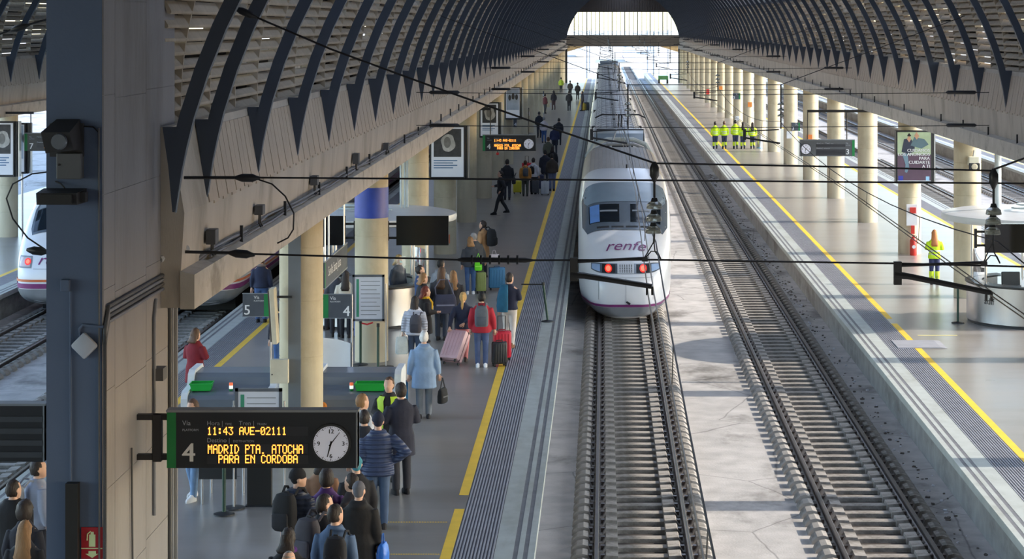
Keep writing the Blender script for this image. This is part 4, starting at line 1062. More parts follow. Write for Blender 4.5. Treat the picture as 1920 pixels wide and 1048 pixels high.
screen('black screen above the steel counter at the right picture edge', 1847, 1945, 420, 474, 50.5, -1)

# advertising light boxes
m_frame = M('lightbox_frame', rgb(34,36,40), .4); m_poster = M('poster_paper', rgb(214,218,226), .5, var=.02, emit=.10); m_photo = M('poster_photo_dark', rgb(62,62,64), .5, var=.35, scale=5)
m_photo2 = M('poster_photo_light', rgb(176,174,170), .5, var=.25, scale=9, stretch=(1,1,.4)); m_ink = M('poster_ink_blue', rgb(96,130,166), .6)
def col_d(px, d):
    c = min(COLY, key=lambda y: abs(y-d-.5)); return c-.395
def lightbox(label, px0, px1, py0, py1, d, kind, side=1):
    if px0 > 100: d = col_d(px0, d)-.41
    a, b = at(px0, py1, d), at(px1, py0, d); w, h = b.x-a.x, b.z-a.z
    t = thing('advertising_light_box', label, 'advertisement', (a.x, d, a.z))
    MB().cbox((w/2,.2,h/2), (w,.4,h), bev=.01).build('case', m_frame, t)
    for k in range(2): MB().box(w+.02+.07*k, w+.06+.07*k, .05+.1*k, .42, 0, h).build('side_fin', m_steel if k else m_frame, t)
    MB().box(.05, w-.05, -.008, .01, .08, h-.05).build('poster', m_poster, t)
    y = -.012
    if kind == 0:
        MB().box(.13, w-.13, y-.001, y+.004, h*.42, h-.10).build('picture', m_photo, t)
        f = MB(); cx, cz = w*.52, h*.68
        f.add([(cx+.24*math.cos(2*PI*k/20)*(1+.12*math.sin(5*k)), y-.004, cz+.30*math.sin(2*PI*k/20)) for k in range(20)], [tuple(range(20))]); f.build('picture_shape', m_photo2, t, recalc=False)
        f = MB(); f.add([(cx-.03+.12*math.cos(2*PI*k/20), y-.007, cz+.02+.19*math.sin(2*PI*k/20)) for k in range(20)], [tuple(range(20))]); f.build('picture_shape', M('poster_tone', rgb(120,118,114), .5, var=.2, scale=6), t, recalc=False)
        for k in range(4): MB().box(.13, w*(.78-.12*(k % 2)), y-.001, y+.004, h*(.34-.045*k), h*(.36-.045*k)).build('text_line', m_ink, t)
    elif kind == 1:
        MB().box(.08, w-.08, y-.001, y+.004, h*.3, h-.08).build('picture', M('poster_pale_blue', rgb(164,178,196), .5), t)
        for cx, cz, r in ((.3,.68,.1),(.52,.72,.11),(.74,.7,.1)):
            f = MB(); f.add([(w*cx+r*math.cos(2*PI*k/16)*w*.9, y-.004, h*cz+r*1.6*math.sin(2*PI*k/16)) for k in range(16)], [tuple(range(16))]); f.build('picture_shape', m_photo, t, recalc=False)
    else:
        MB().box(.05, w-.05, y-.001, y+.004, h*.55, h-.05).build('picture', M('poster_green', rgb(176,196,160), .5), t)
        MB().box(.05, w-.05, y-.001, y+.004, .1, h*.55).build('picture', M('poster_plum', rgb(96,74,92), .5), t)
        def blob(pts, mat): MB().add([(w*x, y-.005-.001*len(t.children)*.2, h*z) for x, z in pts], [tuple(range(len(pts)))]).build('picture_shape', mat, t, recalc=False)
        blob([(.15,.6),(.22,.84),(.4,.86),(.52,.72),(.5,.6),(.32,.56)], M('poster_navy', rgb(48,56,74), .5)); blob([(.4,.72),(.5,.88),(.78,.84),(.9,.74),(.7,.66)], M('poster_teal', rgb(92,118,128), .5))
        blob([(.16,.58),(.32,.56),(.36,.3),(.3,.2),(.24,.22),(.26,.36)], M('poster_jeans', rgb(112,142,160), .5)); blob([(.3,.84),(.36,.92),(.42,.84),(.36,.78)], M('poster_skin', rgb(196,150,120), .5))
        blob([(.5,.9),(.56,.98),(.64,.9),(.57,.83)], M('poster_skin', rgb(196,150,120), .5)); blob([(.3,.9),(.36,.96),(.42,.9),(.36,.89)], m_black)
        for k, s in enumerate(('CUIDAMOS','LOS ANUNCIOS','PARA','CUIDARTE','A TI')): text(s, w-.09, h*(.60-.075*k), .150, m_txtw, t, y-.03, 'R', bold=.004)
        MB().box(.08, .24, y-.004, y, .1, .26).build('logo', M('logo_blue', rgb(58,66,168), .5), t); MB().box(w-.22, w-.1, y-.004, y, .1, .24).build('logo', M('logo_cyan', rgb(150,196,230), .5), t)
    return t
lightbox('nearest light box on the left columns, with a grey portrait poster', 806, 872, 236, 336, 70.9, 0)
lightbox('second light box on the left columns, grey portrait poster behind the departure board', 899, 936, 192, 258, 93.8, 0)
lightbox('farthest light box on the left columns with a pale blue poster', 947, 976, 164, 224, 116.5, 1)
lightbox('large light box on the right columns with plum and green poster and white slogan', 1680, 1748, 245, 344, 70.9, 2)
lightbox('light box at the far left edge with pale poster', -18, 27, 228, 332, 73.5, 0); t = lightbox('narrow light box beside the far left edge with grey poster', 31, 48, 231, 326, 75.0, 1); MB().cyl((.15,.2,0),(.15,.2,ZP-t.location.z),.04).build('pole', m_steel, t)

# bins, fire point, camera, dispenser
def bin_(label, px, py):
    p = on(px, py, ZP); t = thing('litter_bin', label, 'bin', p, group='steel bins')
    MB().lathe([(.0,0.0),(.19,0),(.19,.82),(.20,.84),(.20,.88),(.15,.88),(.15,.80),(0,.80)], n=24).build('drum', m_steel, t, True); MB().lathe([(.193,.0),(.197,.0),(.197,.07),(.193,.07)], n=24).build('blue_base', M('bin_blue', rgb(120,170,206), .5), t, True)
    MB().cyl((0,.12,.8),(0,.12,1.15),.015).build('stem', m_dark, t); return t
bin_('steel litter bin beside the column next to the big slogan poster', 1623, 411); bin_('steel litter bin under the unlit grey departure board', 1513, 333); bin_('steel litter bin beside a left column below the far departure board', 932, 332); bin_('steel litter bin far down the right platform near the workers', 1424, 278)
p = Vector((XR+.02, 71.8-.47, ZP)); t = thing('fire_point', 'red fire extinguisher and white call panel on a right-hand column', 'fire point', p)
MB().box(-.19,.17,-.02,.05,1.0,1.72).build('back_panel', m_white, t); MB().box(-.08,.12,-.08,-.02,1.42,1.62).build('call_point', M('fire_red', rgb(200,48,36), .45), t)
MB().lathe([(0,0),(.11,0),(.12,.03),(.12,.5),(.07,.6),(.03,.64),(.03,.7),(0,.7)], (.02,-.15,.0), 20).build('extinguisher', M('fire_red', rgb(200,48,36), .45), t, True)
MB().box(-.04,.08,-.06,.0,.72,1.0).build('red_cover', M('fire_red', rgb(200,48,36), .45), t); MB().tube([(.02,-.15,.68),(.12,-.2,.66),(.15,-.18,.4)], .012, 6).build('hose', m_black, t); MB().tube([(.02,-.275,.3),(.02,-.278,.3)], .06, 14).build('label', m_white, t)
t = thing('speaker_box', 'white loudspeaker box with dark oval grille high on a right column', 'loudspeaker', at(1820,308,60.0))
MB().cbox((.06,-.12,.10), (.30,.24,.26), bev=.02).build('case', M('cream_white', rgb(222,218,196), .5), t); MB().cbox((.06,-.26,-.05), (.32,.06,.20), bev=.02).build('hood', m_dark, t)
MB().tube([(.06,-.30,-.05),(.06,-.31,-.05)], [.09,.06], 20).build('grille', M('grille_cream', rgb(206,196,170), .5), t); MB().tube([(.06,-.05,.22),(.1,.0,.4)], .02, 6).build('bracket', m_steel, t)
t = thing('warning_lamp', 'small red lamp and cable below the far departure board', 'lamp', at(933,288,82.1)); MB().ball((0,0,0), .06).build('lens', M('lamp_red', rgb(220,50,50), .4), t, True); MB().cyl((0,0,0),(0,0,.3),.012).build('stem', m_dark, t)
for i, (px, py, w, h, d, col) in enumerate(((1406,196,.3,.34,150,(230,140,60)),(1351,165,.3,.3,190,(230,140,60)),(1512,260,.26,.4,104,(230,130,60)),(1376,222,.34,.34,150,(224,226,230)),(1480,253,.3,.4,96,(224,226,230)),(1324,172,.3,.5,205,(220,60,50)),(989,213,.3,.3,149,(230,232,234)),(866,448,.18,.3,64.5,(214,110,60)))):
    d = min(COLY, key=lambda y: abs((px-VX)*(y-.41)/F-(XL if px < VX else XR))+abs(y-d)*.05)-.41
    v = at(px, py, d); v.x = min(max(v.x, (XL if px < VX else XR)-.1), (XL if px < VX else XR)+.1); o = MB().box(-w/2, w/2, -.02, .08, -h/2, h/2).build('notice_plate', M('notice_%d' % i, rgb(*col), .5), None, loc=(v.x, v.y, v.z))
    tag(o, ('orange square notice on a right column near the five workers','tiny orange notice far down the right columns','orange notice on the right column beside the unlit board','white notice on a right column beyond the workers','white notice below the green platform plate on right column','red notice on a far right column','pale notice on a left column near far departure board','orange notice on the column by the tan-coated man')[i], 'notice')

# ---------------------------------------------------------------- ring counters with round canopies
m_canopy = M('canopy_grey', rgb(206,210,214), .3, var=.06, scale=2)
def kiosk(label, cx, cy, flip):
    t = thing('information_kiosk', label, 'kiosk', (cx, cy, ZP))
    MB().lathe([(1.66,.05),(1.72,.05),(1.75,.08),(1.75,1.02),(1.70,1.04),(1.66,1.04)], n=48, a0=PI*.62, a1=PI*2.38).build('counter_front', m_steel, t, True)
    MB().lathe([(1.72,0),(1.72,.05),(1.62,.05)], n=48, a0=PI*.62, a1=PI*2.38).build('plinth', m_dark, t, True)
    MB().lathe([(1.35,1.04),(1.79,1.04),(1.79,1.08),(1.35,1.08)], n=48, a0=PI*.62, a1=PI*2.38).build('counter_top', m_dark, t, True)
    for k in range(8):
        a = PI*(.72+.22*k)
        if k < 7: MB().lathe([(1.60,1.08),(1.615,1.08),(1.615,1.85),(1.60,1.85)], n=6, a0=a+.03, a1=a+PI*.22-.03).build('glass_screen', m_pane, t, True)
        MB().cyl((1.61*math.cos(a),1.61*math.sin(a),1.08),(1.61*math.cos(a),1.61*math.sin(a),2.7),.03).build('post', m_steel, t)
    MB().lathe([(0,2.66),(2.2,2.66),(2.4,2.70),(2.42,2.78),(2.40,2.86),(2.2,2.90),(1.0,2.98),(0,3.0)], n=64).build('canopy', m_canopy, t, True, angle=30)
    MB().tube([(.75*math.cos(q*.7)*(1-.02*q),.5*math.sin(q*.7)-.6,3.0+.01*q) for q in range(18)], .025, 6).build('cable_coil', M('cable_pale', rgb(170,182,186), .5), t, True)
    MB().cbox((.4*flip,-1.1,.9), (.5,.1,.35), bev=.02).build('monitor', m_black, t); MB().cbox((-.55,-1.52,1.22), (.15,.03,.26), rot=Matrix.Rotation(-.2,3,'X')).build('notice', m_white, t)
    return t
k1 = kiosk('round steel information counter with disc canopy behind the blue-banded column', -6.3, 55.5, 1)
k2 = kiosk('round steel counter with disc canopy cut by the right picture edge', 11.4, 55.5, -1)
vs, fs = TXT[('adif', 0.0)]
MB().add([(1.755*math.cos(PI*1.18+v.x*.14), 1.755*math.sin(PI*1.18+v.x*.14), .58+v.y*.24) for v in vs], fs).build('lettering', m_dark, k2, recalc=False)
t = thing('office_chair', 'black office chair inside the steel counter at the right edge', 'chair', (10.75, 55.1, ZP))
MB().cbox((0,0,.5), (.5,.5,.1), bev=.03).build('seat', m_black, t); MB().cbox((0.02,.22,.95), (.5,.08,.75), rot=Matrix.Rotation(-.12,3,'X'), bev=.03).build('backrest', m_black, t); MB().cyl((0,0,.1),(0,0,.46),.03).build('gas_lift', m_dark, t)
for k in range(5): MB().tube([(0,0,.1),(.28*math.cos(2*PI*k/5),.28*math.sin(2*PI*k/5),.04)], .02, 6).build('leg', m_dark, t)
for s in (-1, 1): MB().tube([(s*.27,.1,.5),(s*.27,.1,.7),(s*.27,-.12,.7)], .02, 6).build('armrest', m_dark, t)
# conduit riser beside the second column
o = MB().cyl((0,0,3.62),(0,0,5.2),.035).cyl((.1,0,3.62),(.1,0,5.2),.03).cyl((.17,0,3.62),(.17,0,5.2),.03).build('cable_riser', M('riser_grey', rgb(186,196,198), .5), None, loc=(at(752,300,55.5).x, 55.5, 0)); tag(o, 'three pale vertical pipes rising from the left round canopy', 'pipes')
o = MB().cyl((0,0,3.62),(0,0,5.2),.09).build('cable_riser', M('riser_grey', rgb(186,196,198), .5), None, loc=(at(1871,300,55.5).x, 55.5, 0)); tag(o, 'pale pipe rising from the right round canopy', 'pipes')

# ---------------------------------------------------------------- security scanners, stands, barriers
m_scan = M('scanner_grey', rgb(104,112,124), .4, var=.04, coat=.2); m_scan_w = M('scanner_white', rgb(222,226,230), .45)
m_tray = M('tray_green', rgb(40,178,72), .4, var=.05)
SP = [(0,.25),(0,1.0),(.04,1.07),(.12,1.1),(.52,1.12),(.60,1.17),(.66,1.30),(.76,1.37),(1.42,1.37),(1.5,1.28),(1.5,.25)]
def scanner(label, x0, w, tray_x, d=38.3):
    t = thing('baggage_scanner', label, 'scanner', (x0, d, ZP))
    MB().ext(SP, 'x', .0, w).build('body', m_scan, t, True, angle=25)
    ep = [(-.05,.2),(-.05,1.02),(0,1.12),(.10,1.15),(.50,1.17),(.56,1.22),(.62,1.36),(.74,1.43),(1.46,1.43),(1.56,1.32),(1.56,.2)]
    for a, b in ((-.12,0),(w,w+.12)): MB().ext(ep, 'x', a, b).build('end_frame', m_scan_w, t)
    MB().box(-.05, w+.05, -.02, 1.5, 0.0, .25).build('plinth', m_dark, t)
    MB().box(.25, .37, -.012, 0, .70, .88).build('warning_label', m_white, t) if False else None
    MB().box(w*.58, w*.58+.14, -.012, .0, .72, .90).build('warning_label', m_white, t)
    MB().tube([(w*.08,-.0,.88),(w*.08,-.05,.88)], [.08,.06], 16).build('emergency_stop', M('stop_orange', rgb(214,130,50), .4), t)
    bx = w*.52 if tray_x < w*.4 else w*.44
    c = MB(); c.lathe([(0,0),(.035,0),(.035,.04),(0,.04)], (bx,.30,1.11), 12); c.build('beacon_base', m_green, t)
    MB().lathe([(0,0),(.035,0),(.035,.06),(0,.06)], (bx,.30,1.15), 12).build('beacon_white', M('beacon_white', rgb(226,236,226), .4, emit=.8), t); MB().lathe([(0,0),(.035,0),(.035,.05),(0,.05)], (bx,.30,1.21), 12).build('beacon_red', M('beacon_red', rgb(230,110,70), .4, emit=.5), t)
    MB().box(-.20,-.12,-.02,.04,.60,.75).build('red_light', M('ind_red', rgb(214,30,40), .4, emit=.6), t); MB().box(-.20,-.12,-.02,.04,.48,.60).build('green_light', M('ind_green', rgb(30,120,60), .4), t)
    return t
xs1 = at(352,740,38.3).x; xs2 = at(594,740,38.3).x
scanner('grey baggage scanner with a square green tray, left of the nearest column', xs1, 1.42, .1); scanner('grey baggage scanner with a long green tray, right of the nearest column', xs2, 1.36, .9)
def tray(label, x, y, w, rz):
    t = thing('luggage_tray', label, 'tray', (x, y, ZP+1.125), rz)
    l, b = w/2, .16
    MB().box(-l+.03, l-.03, -b+.03, b-.03, 0, .012).build('base', m_tray, t)
    mb = MB()
    for q in ([(-l+.03,-b+.03,0),(l-.03,-b+.03,0),(l,-b,.13),(-l,-b,.13)],[(-l+.03,b-.03,0),(l-.03,b-.03,0),(l,b,.13),(-l,b,.13)],[(-l+.03,-b+.03,0),(-l+.03,b-.03,0),(-l,b,.13),(-l,-b,.13)],[(l-.03,-b+.03,0),(l-.03,b-.03,0),(l,b,.13),(l,-b,.13)]): mb.add(q, [(0,1,2,3)])
    mb.build('side_walls', m_tray, t); MB().tube([(-l,-b,.13),(l,-b,.13),(l,b,.13),(-l,b,.13),(-l,-b,.13)], .012, 6).build('rim', m_tray, t); return t
tray('green plastic tray on the left baggage scanner', at(378,722,38.6).x, 38.62, .40, .05); tray('green plastic tray on the right baggage scanner', at(695,727,38.6).x, 38.62, .56, 0)
m_paper = M('notice_paper', rgb(206,210,222), .6, var=.04)
def stand(label, px0, px1, py0, py1, d, kind):
    a, b = at(px0, py1, d), at(px1, py0, d); w, h = b.x-a.x, b.z-a.z
    t = thing('information_stand', label, 'information stand', (a.x+w/2, d, ZP)); z0 = a.z-ZP
    MB().box(-w/2+.05, w/2-.05, -.012, .02, z0+.05, z0+h-.05).build('paper', m_paper, t)
    MB().box(-w/2, w/2, -.02, .03, z0, z0+.05).box(-w/2, w/2, -.02, .03, z0+h-.05, z0+h).box(-w/2, -w/2+.05, -.02, .03, z0, z0+h).box(w/2-.05, w/2, -.02, .03, z0, z0+h).build('frame', M('silver_frame', rgb(120,126,136), .35, .6), t)
    MB().box(-w/2+.09, -w/2+.15, -.016, -.011, z0+.1, z0+h-.1).build('green_margin', M('stand_green', rgb(60,140,110), .6), t)
    for k in range(9): MB().box(-w/2+.19, w/2-.1-(.08 if k % 3 == 2 else 0), -.016, -.011, z0+h-.16-.095*k, z0+h-.145-.095*k).build('text_line', m_grey, t)
    for s in (-1, 1): MB().cyl((s*(w/2+.03),.04,0),(s*(w/2+.03),.04,z0+h*.8),.015).build('leg', m_steel, t)
    MB().lathe([(0,0),(.18,0),(.18,.02),(0,.03)], (w/2+.03,.04,0), 20).build('foot', m_dark, t); MB().lathe([(0,0),(.18,0),(.18,.02),(0,.03)], (-w/2-.03,.04,0), 20).build('foot', m_dark, t)
    return t
stand('information notice stand in front of the blue-banded column', 661, 721, 515, 602, 48.0, 0); stand('information notice stand just above the big departure board', 441, 529, 728, 850, 34.0, 1)
o = thing('pedestal', 'black pedestal panel on the floor below the big departure board', 'pedestal', on(487,948,ZP)); MB().cbox((0,0,.35), (.4,.12,.7), bev=.01).build('panel', m_black, o); MB().box(-.22,.22,-.1,.1,0,.02).build('foot', m_dark, o)
def barrier(label, px, py, h=1.0, lean=0.0, rz=0):
    p = on(px, py, ZP); t = thing('barrier_post', label, 'barrier post', p, rz, 'belt barrier posts')
    MB().lathe([(0,0),(.17,0),(.17,.02),(.03,.05),(0,.05)], n=20).build('foot', m_dark, t, True); MB().tube([(0,0,.03),(lean,0,h)], .03, 10).build('post', M('post_green', rgb(34,66,54), .5), t); MB().tube([(lean,0,h-.04),(lean,0,h+.04)], .036, 10).build('belt_head', m_black, t); return t
barrier('green barrier post by the notice stand, nearest to camera', 676, 684); barrier('dark barrier post by the notice stand, right one', 709, 692); t = barrier('leaning green barrier post on the tactile strip near the central train', 1027, 603, 1.0, -.12)
MB().box(-.70,-.12,-.01,.01,.97,1.0).build('belt', m_black, t)
barrier('green barrier post beside the right steel counter', 1796, 606)
t = bpy.data.objects['barrier_post']; MB().tube([(0,0,.97),(.15,.02,.93),(.28,.05,.97)], .02, 6).build('red_belt', M('belt_red', rgb(200,40,50), .5), t)
o = thing('white_screen', 'curved white floor panel behind the right baggage scanner', 'panel', at(627,700,45.0)-Vector((0,0,0))); o.location.z = ZP
mb = MB(); n = 10
rows = [[( -.36+.72*i/n, .05*math.sin(PI*i/n), z if z == 0 else z-.12*(i/n)**2) for i in range(n+1)] for z in (0, 1.12)]
rows2 = [[(x, y+.03, z) for x, y, z in r] for r in rows[::-1]]
mb.loft([r for r in rows+rows2]+[rows[0]], False, closed=False); mb.build('panel', m_white, o, True); MB().box(.345,.375,-.01,.06,0,1.02).build('edge_post', m_steel, o)
t = thing('roller_table', 'grey roller table with dark front below the big departure board', 'table', (at(410,890,34.2).x, 34.3, ZP))
MB().box(-.34,.28,0,.9,.62,.68).build('top', m_scan, t); MB().box(-.34,.28,-.02,.0,.42,.66).build('front_panel', m_dark, t)
for x in (-.3,.24):
    for y in (.05,.85): MB().cyl((x,y,0),(x,y,.62),.02).build('leg', m_steel, t)
t = barrier('thin barrier post with round foot below the big departure board', 420, 965, .95)

# ---------------------------------------------------------------- beyond the hall end
m_out = M('sunlit_ballast', rgb(214,206,194), .9, var=.1, scale=.3)
struct(MB().box(-400, 400, 330, 2500, -.7, -.2).build('ground_outside', m_out))
def mast(x, y, label):
    t = thing('catenary_mast', label, 'mast', (x, y, -.2)); MB().cyl((0,0,0),(0,0,7.5),.12,.09).build('pole', m_grey, t); MB().tube([(0,0,6.6),(2.6*(1 if x < S else -1),0,6.9)], .05, 6).build('arm', m_grey, t); MB().tube([(0,0,5.6),(2.6*(1 if x < S else -1),0,5.9)], .04, 6).build('arm', m_grey, t); MB().tube([(0,0,5.5),(2*(1 if x < S else -1),0,6.7)], .03, 6).build('stay', m_grey, t)
mast(-2.4, 310, 'grey overhead line mast just outside the hall, left of the train'); mast(7.6, 315, 'grey overhead line mast just outside the hall, right of tracks'); mast(-2.4, 370, 'more distant grey mast outside the hall on the left'); mast(7.9, 372, 'more distant grey mast outside the hall on the right'); mast(13, 420, 'grey mast far beyond the right platform end')
for i, (x, y, lab) in enumerate(((6, 470, 'distant train parked outside the hall, nearest to the tracks'), (-6, 540, 'distant train parked outside the hall at left'), (14, 600, 'distant train parked outside the hall at right'))):
    t = thing('parked_train', lab, 'train', (x, y, -.2)); 
    for k in range(2): coach(t, 18.7*k, 18.3, 3.6)
t = thing('platform_tractor', 'small green and white service vehicle at the far end of right platform', 'vehicle', (7.9, 276, ZP))
MB().cbox((0,0,.75), (1.3,2.2,.5), bev=.05).build('chassis', M('tractor_green', rgb(70,120,70), .5), t); MB().cbox((0,.3,1.95), (1.2,1.2,.1), bev=.03).build('cab_roof', m_white, t)
for x in (-.55,.55):
    for y in (-.25,.85): MB().cyl((x,y,1.0),(x,y,1.9),.04).build('cab_post', m_white, t)
    for y in (-.7,.7): MB().tube([(x-.1,y,.3),(x+.1,y,.3)], .3, 16).build('wheel', m_black, t)

# ---------------------------------------------------------------- people
DEFER = []
SKIN = {'l': rgb(214,170,146), 'm': rgb(186,138,112), 'd': rgb(140,98,76)}
def cloth(col, kind='plain'):
    key = 'cloth_%d_%d_%d_%s' % (*col, kind)
    if kind == 'puffer': return M(key, rgb(*col), .5, var=.12, scale=6, wave=('Z', 4.6, 1.0), bump=.9)
    if kind == 'knit': return M(key, rgb(*col), .9, var=.1, scale=9, bump=.3, bscale=120)
    if kind == 'denim': return M(key, rgb(*col), .85, var=.22, scale=4, bump=.15, bscale=150)
    return M(key, rgb(*col), .85, var=.14, scale=5, bump=.25, bscale=14)
def rings(mb, rs, n=16, pw=2.3):
    out = []
    for (cx, cy, cz, rx, ry) in rs:
        out.append([(cx+rx*math.copysign(abs(math.cos(t))**(2/pw), math.cos(t)), cy+ry*math.copysign(abs(math.sin(t))**(2/pw), math.sin(t)), cz) for t in [2*PI*k/n for k in range(n)]])
    mb.loft(out)
ARM = {'down': ((.243,-.03,1.13),(.258,.03,.89)), 'front': ((.26,-.02,1.17),(.10,.27,1.14)), 'hip': ((.43,-.13,1.18),(.21,.0,1.03)), 'pocket': ((.31,-.08,1.15),(.22,.07,.95)),
       'pull': ((.28,-.12,1.14),(.30,-.28,.90)), 'ear': ((.31,.10,1.22),(.13,.08,1.52)), 'carry': ((.26,-.01,1.13),(.30,.02,.87)), 'read': ((.27,.06,1.18),(.08,.33,1.22)), 'chest': ((.28,.02,1.18),(.04,.22,1.20)), 'back': ((.30,-.14,1.16),(.06,-.20,1.0))}
def remeshed(name, mb, mat, parent, vox, it=4):
    o = mb.build(name, mat, parent, recalc=False)
    r = o.modifiers.new('remesh', 'REMESH'); r.mode = 'VOXEL'; r.voxel_size = vox; r.use_smooth_shade = True
    s = o.modifiers.new('smooth', 'SMOOTH'); s.factor = .5; s.iterations = it
    DEFER.append(o); return o
HAIRCOL = {'black': (30,26,26), 'dark': (48,38,34), 'brown': (92,66,48), 'light': (150,112,74), 'blond': (204,166,104), 'grey': (150,148,148), 'white': (224,222,220), 'red': (122,54,40)}
N_PERSON = [0]
def person(label, pos, face=0.0, h=1.72, hair=('short','dark'), top=('jacket',(40,42,50)), legs=(44,48,60), shoes=(40,36,36), arms=('down','down'), stride=0.0, lean=0.0, skin='l', lod=1,
           extra=None, headturn=0.0, headtilt=0.0, fem=False, legkind='denim', group='passengers on the left platform', hood=None, mask=None, scarf=None, bands=False, build=1.0):
    """pos: Vector on the floor; face: degrees, 0 looks away from the camera down the hall, 90 looks left"""
    t = thing('person', label, 'person', (pos[0], pos[1], ZP), math.radians(face), group)
    k = h/1.75; t.scale = (k, k, k)
    vox = (.017, .023, .036)[lod]; w = build
    def L(p): return Vector((p[0]*1.0, p[1]+lean*max(0, p[2]-.92), p[2]-.25*lean*lean*max(0, p[2]-.92)))
    fy = stride*.30
    feet = [(-.09, fy), (.09, -fy)]
    hipz = .93-.10*stride
    # body: one continuous surface
    b = MB(); jl = []
    for s, (fx, f_y) in zip((-1, 1), feet):
        lift = .06*stride if f_y < 0 else 0
        hip, knee, ank = (s*.09, 0, hipz), (s*.095, f_y*.45+.03*stride+.01, .49), (fx, f_y-.02, .09+lift)
        jl.append((hip, knee, ank, f_y, lift, s))
        b.tube([hip, ((hip[0]+knee[0])/2, (hip[1]+knee[1])/2+.01, (hip[2]+knee[2])/2), knee, ((knee[0]+ank[0])/2, (knee[1]+ank[1])/2-.015, (knee[2]+ank[2])/2), ank], [.085,.072,.055,.056,.038], 10)
        rings(b, [(fx, f_y+.03, .015+lift, .036, .10), (fx, f_y+.03, .05+lift, .036, .10), (fx, f_y-.01, .09+lift, .034, .05)], 10)
    rings(b, [(0,0,hipz-.09,.13,.09),(0,0,hipz+.02,.165,.115)]+[(L((0,0,z))[0], L((0,0,z))[1], L((0,0,z))[2], rx*w, ry*w) for z, rx, ry in ((1.06,.145,.105),(1.20,.155,.115),(1.34,.175,.118),(1.42,.165,.10),(1.475,.09,.07),(1.50,.058,.058))])
    aj = []
    for s, a in zip((-1, 1), arms):
        (ex, ey, ez), (wx, wy, wz) = ARM[a]
        sh, el, wr = L((s*.178*w, -.005, 1.385)), L((s*ex, ey, ez)), L((s*wx, wy, wz)); aj.append((sh, el, wr, s))
        b.tube([sh, sh.lerp(el,.5), el, el.lerp(wr,.5), wr], [.052,.046,.038,.036,.026], 8)
    nk = L((0,-.005,1.47)); hc = L((0,.015,1.635)); hc.z -= .04*max(0, headtilt); hc.y += .05*headtilt
    b.tube([nk, nk.lerp(hc,.5), hc], [.058,.054,.05], 10)
    R = Matrix.Rotation(math.radians(headturn), 3, 'Z') @ Matrix.Rotation(-headtilt*.6, 3, 'X')
    R = R * 1.11; hc.z += .008
    hd = MB()
    rings(hd, [(0,.062,-.118,.024,.026),(0,.055,-.10,.044,.044),(0,.036,-.065,.058,.070),(0,.014,-.02,.070,.090),(0,.004,.03,.0745,.096),(0,.0,.07,.066,.086),(0,-.002,.10,.042,.056),(0,-.002,.112,.016,.022)], 16, 2.0)
    hd.tube([(0,.088,.012),(0,.112,-.022),(0,.098,-.034)], [.010,.017,.012], 6)
    for s in (-1, 1): hd.ball((s*.076,-.006,-.012), .014, .024, .034, 6, 5)
    b.add([hc+R @ Vector(v) for v in hd.v], hd.f)
    m_skin = M('skin_'+skin, SKIN[skin], .55, var=.05, scale=6)
    body = remeshed('body', b, [m_skin, M('eye_dark', rgb(30,24,22), .3), M('lips', rgb(150,84,78), .5)], t, vox, 3)
    # hands (fingers), eyes and mouth are welded into the body mesh after the surface is made
    ex_ = MB()
    if lod < 2:
        for sh, el, wr, s in aj:
            dr = (wr-el).normalized(); sd = dr.cross(Vector((0,1,0)) if abs(dr.y) < .8 else Vector((0,0,1))).normalized()
            nn = sd.cross(dr).normalized()
            ex_.tube([wr-dr*.03, wr+dr*.02, wr+dr*.06, wr+dr*.085], [.022,.030,.034,.026], 8)
            for q, (o_, ln) in enumerate(((-.027,.058),(-.009,.072),(.010,.068),(.027,.052))):
                p0 = wr+dr*.072+sd*o_; p1 = p0+dr*ln*.5+nn*s*.006; p2 = p1+dr*ln*.42+nn*s*.020
                ex_.tube([p0, p1, p2], [.0095,.009,.007], 5)
            p0 = wr+dr*.025+sd*.028; ex_.tube([p0, p0+dr*.028+sd*.026, p0+dr*.062+sd*.028], [.012,.011,.008], 5)
        for s in (-1, 1): ex_.ball(tuple(hc+R @ Vector((s*.031,.083,.006))), .011, .008, .007, 6, 4, mi=1)
        ex_.ball(tuple(hc+R @ Vector((0,.086,-.062))), .022, .008, .006, 8, 4, mi=2)
    body['_extra'] = 0; EXTRA[body.name] = ex_
    # trousers
    lc = cloth(legs, legkind); tr_ = MB(); fl = 1.12 if fem else 1.0
    for hip, knee, ank, f_y, lift, s in jl:
        tr_.tube([(hip[0],hip[1],hip[2]+.03), hip, ((hip[0]+knee[0])/2, (hip[1]+knee[1])/2+.01, (hip[2]+knee[2])/2), knee, ((knee[0]+ank[0])/2,(knee[1]+ank[1])/2-.012,(knee[2]+ank[2])/2), (ank[0],ank[1],ank[2]-.02)], [.09,.103*fl,.088*fl,.073,.069,.062], 12)
    rings(tr_, [(0,0,hipz-.10,.16,.10),(0,0,hipz,.182*w,.13),(0,0,hipz+.10,.168*w,.122)])
    remeshed('trousers', tr_, lc, t, vox, 3)
    for hip, knee, ank, f_y, lift, s in jl:
        sh_ = MB(); rings(sh_, [(ank[0],f_y+.035,.0+lift,.046,.135),(ank[0],f_y+.035,.03+lift,.048,.138),(ank[0],f_y+.03,.06+lift,.045,.125),(ank[0],f_y-.01,.10+lift,.044,.07),(ank[0],f_y-.02,.125+lift,.042,.055)], 14, 2.4)
        sh_.build('shoe', cloth(shoes), t, True)
    # top
    kind, col = top[0], top[1]; ck = top[2] if len(top) > 2 else ('puffer' if kind == 'puffer' else 'plain')
    hem = {'jacket': .84, 'puffer': .82, 'coat': .62, 'longcoat': .40, 'sweater': .90, 'shirt': .88}[kind]; g = {'jacket': .024, 'puffer': .042, 'coat': .032, 'longcoat': .036, 'sweater': .016, 'shirt': .010}[kind]
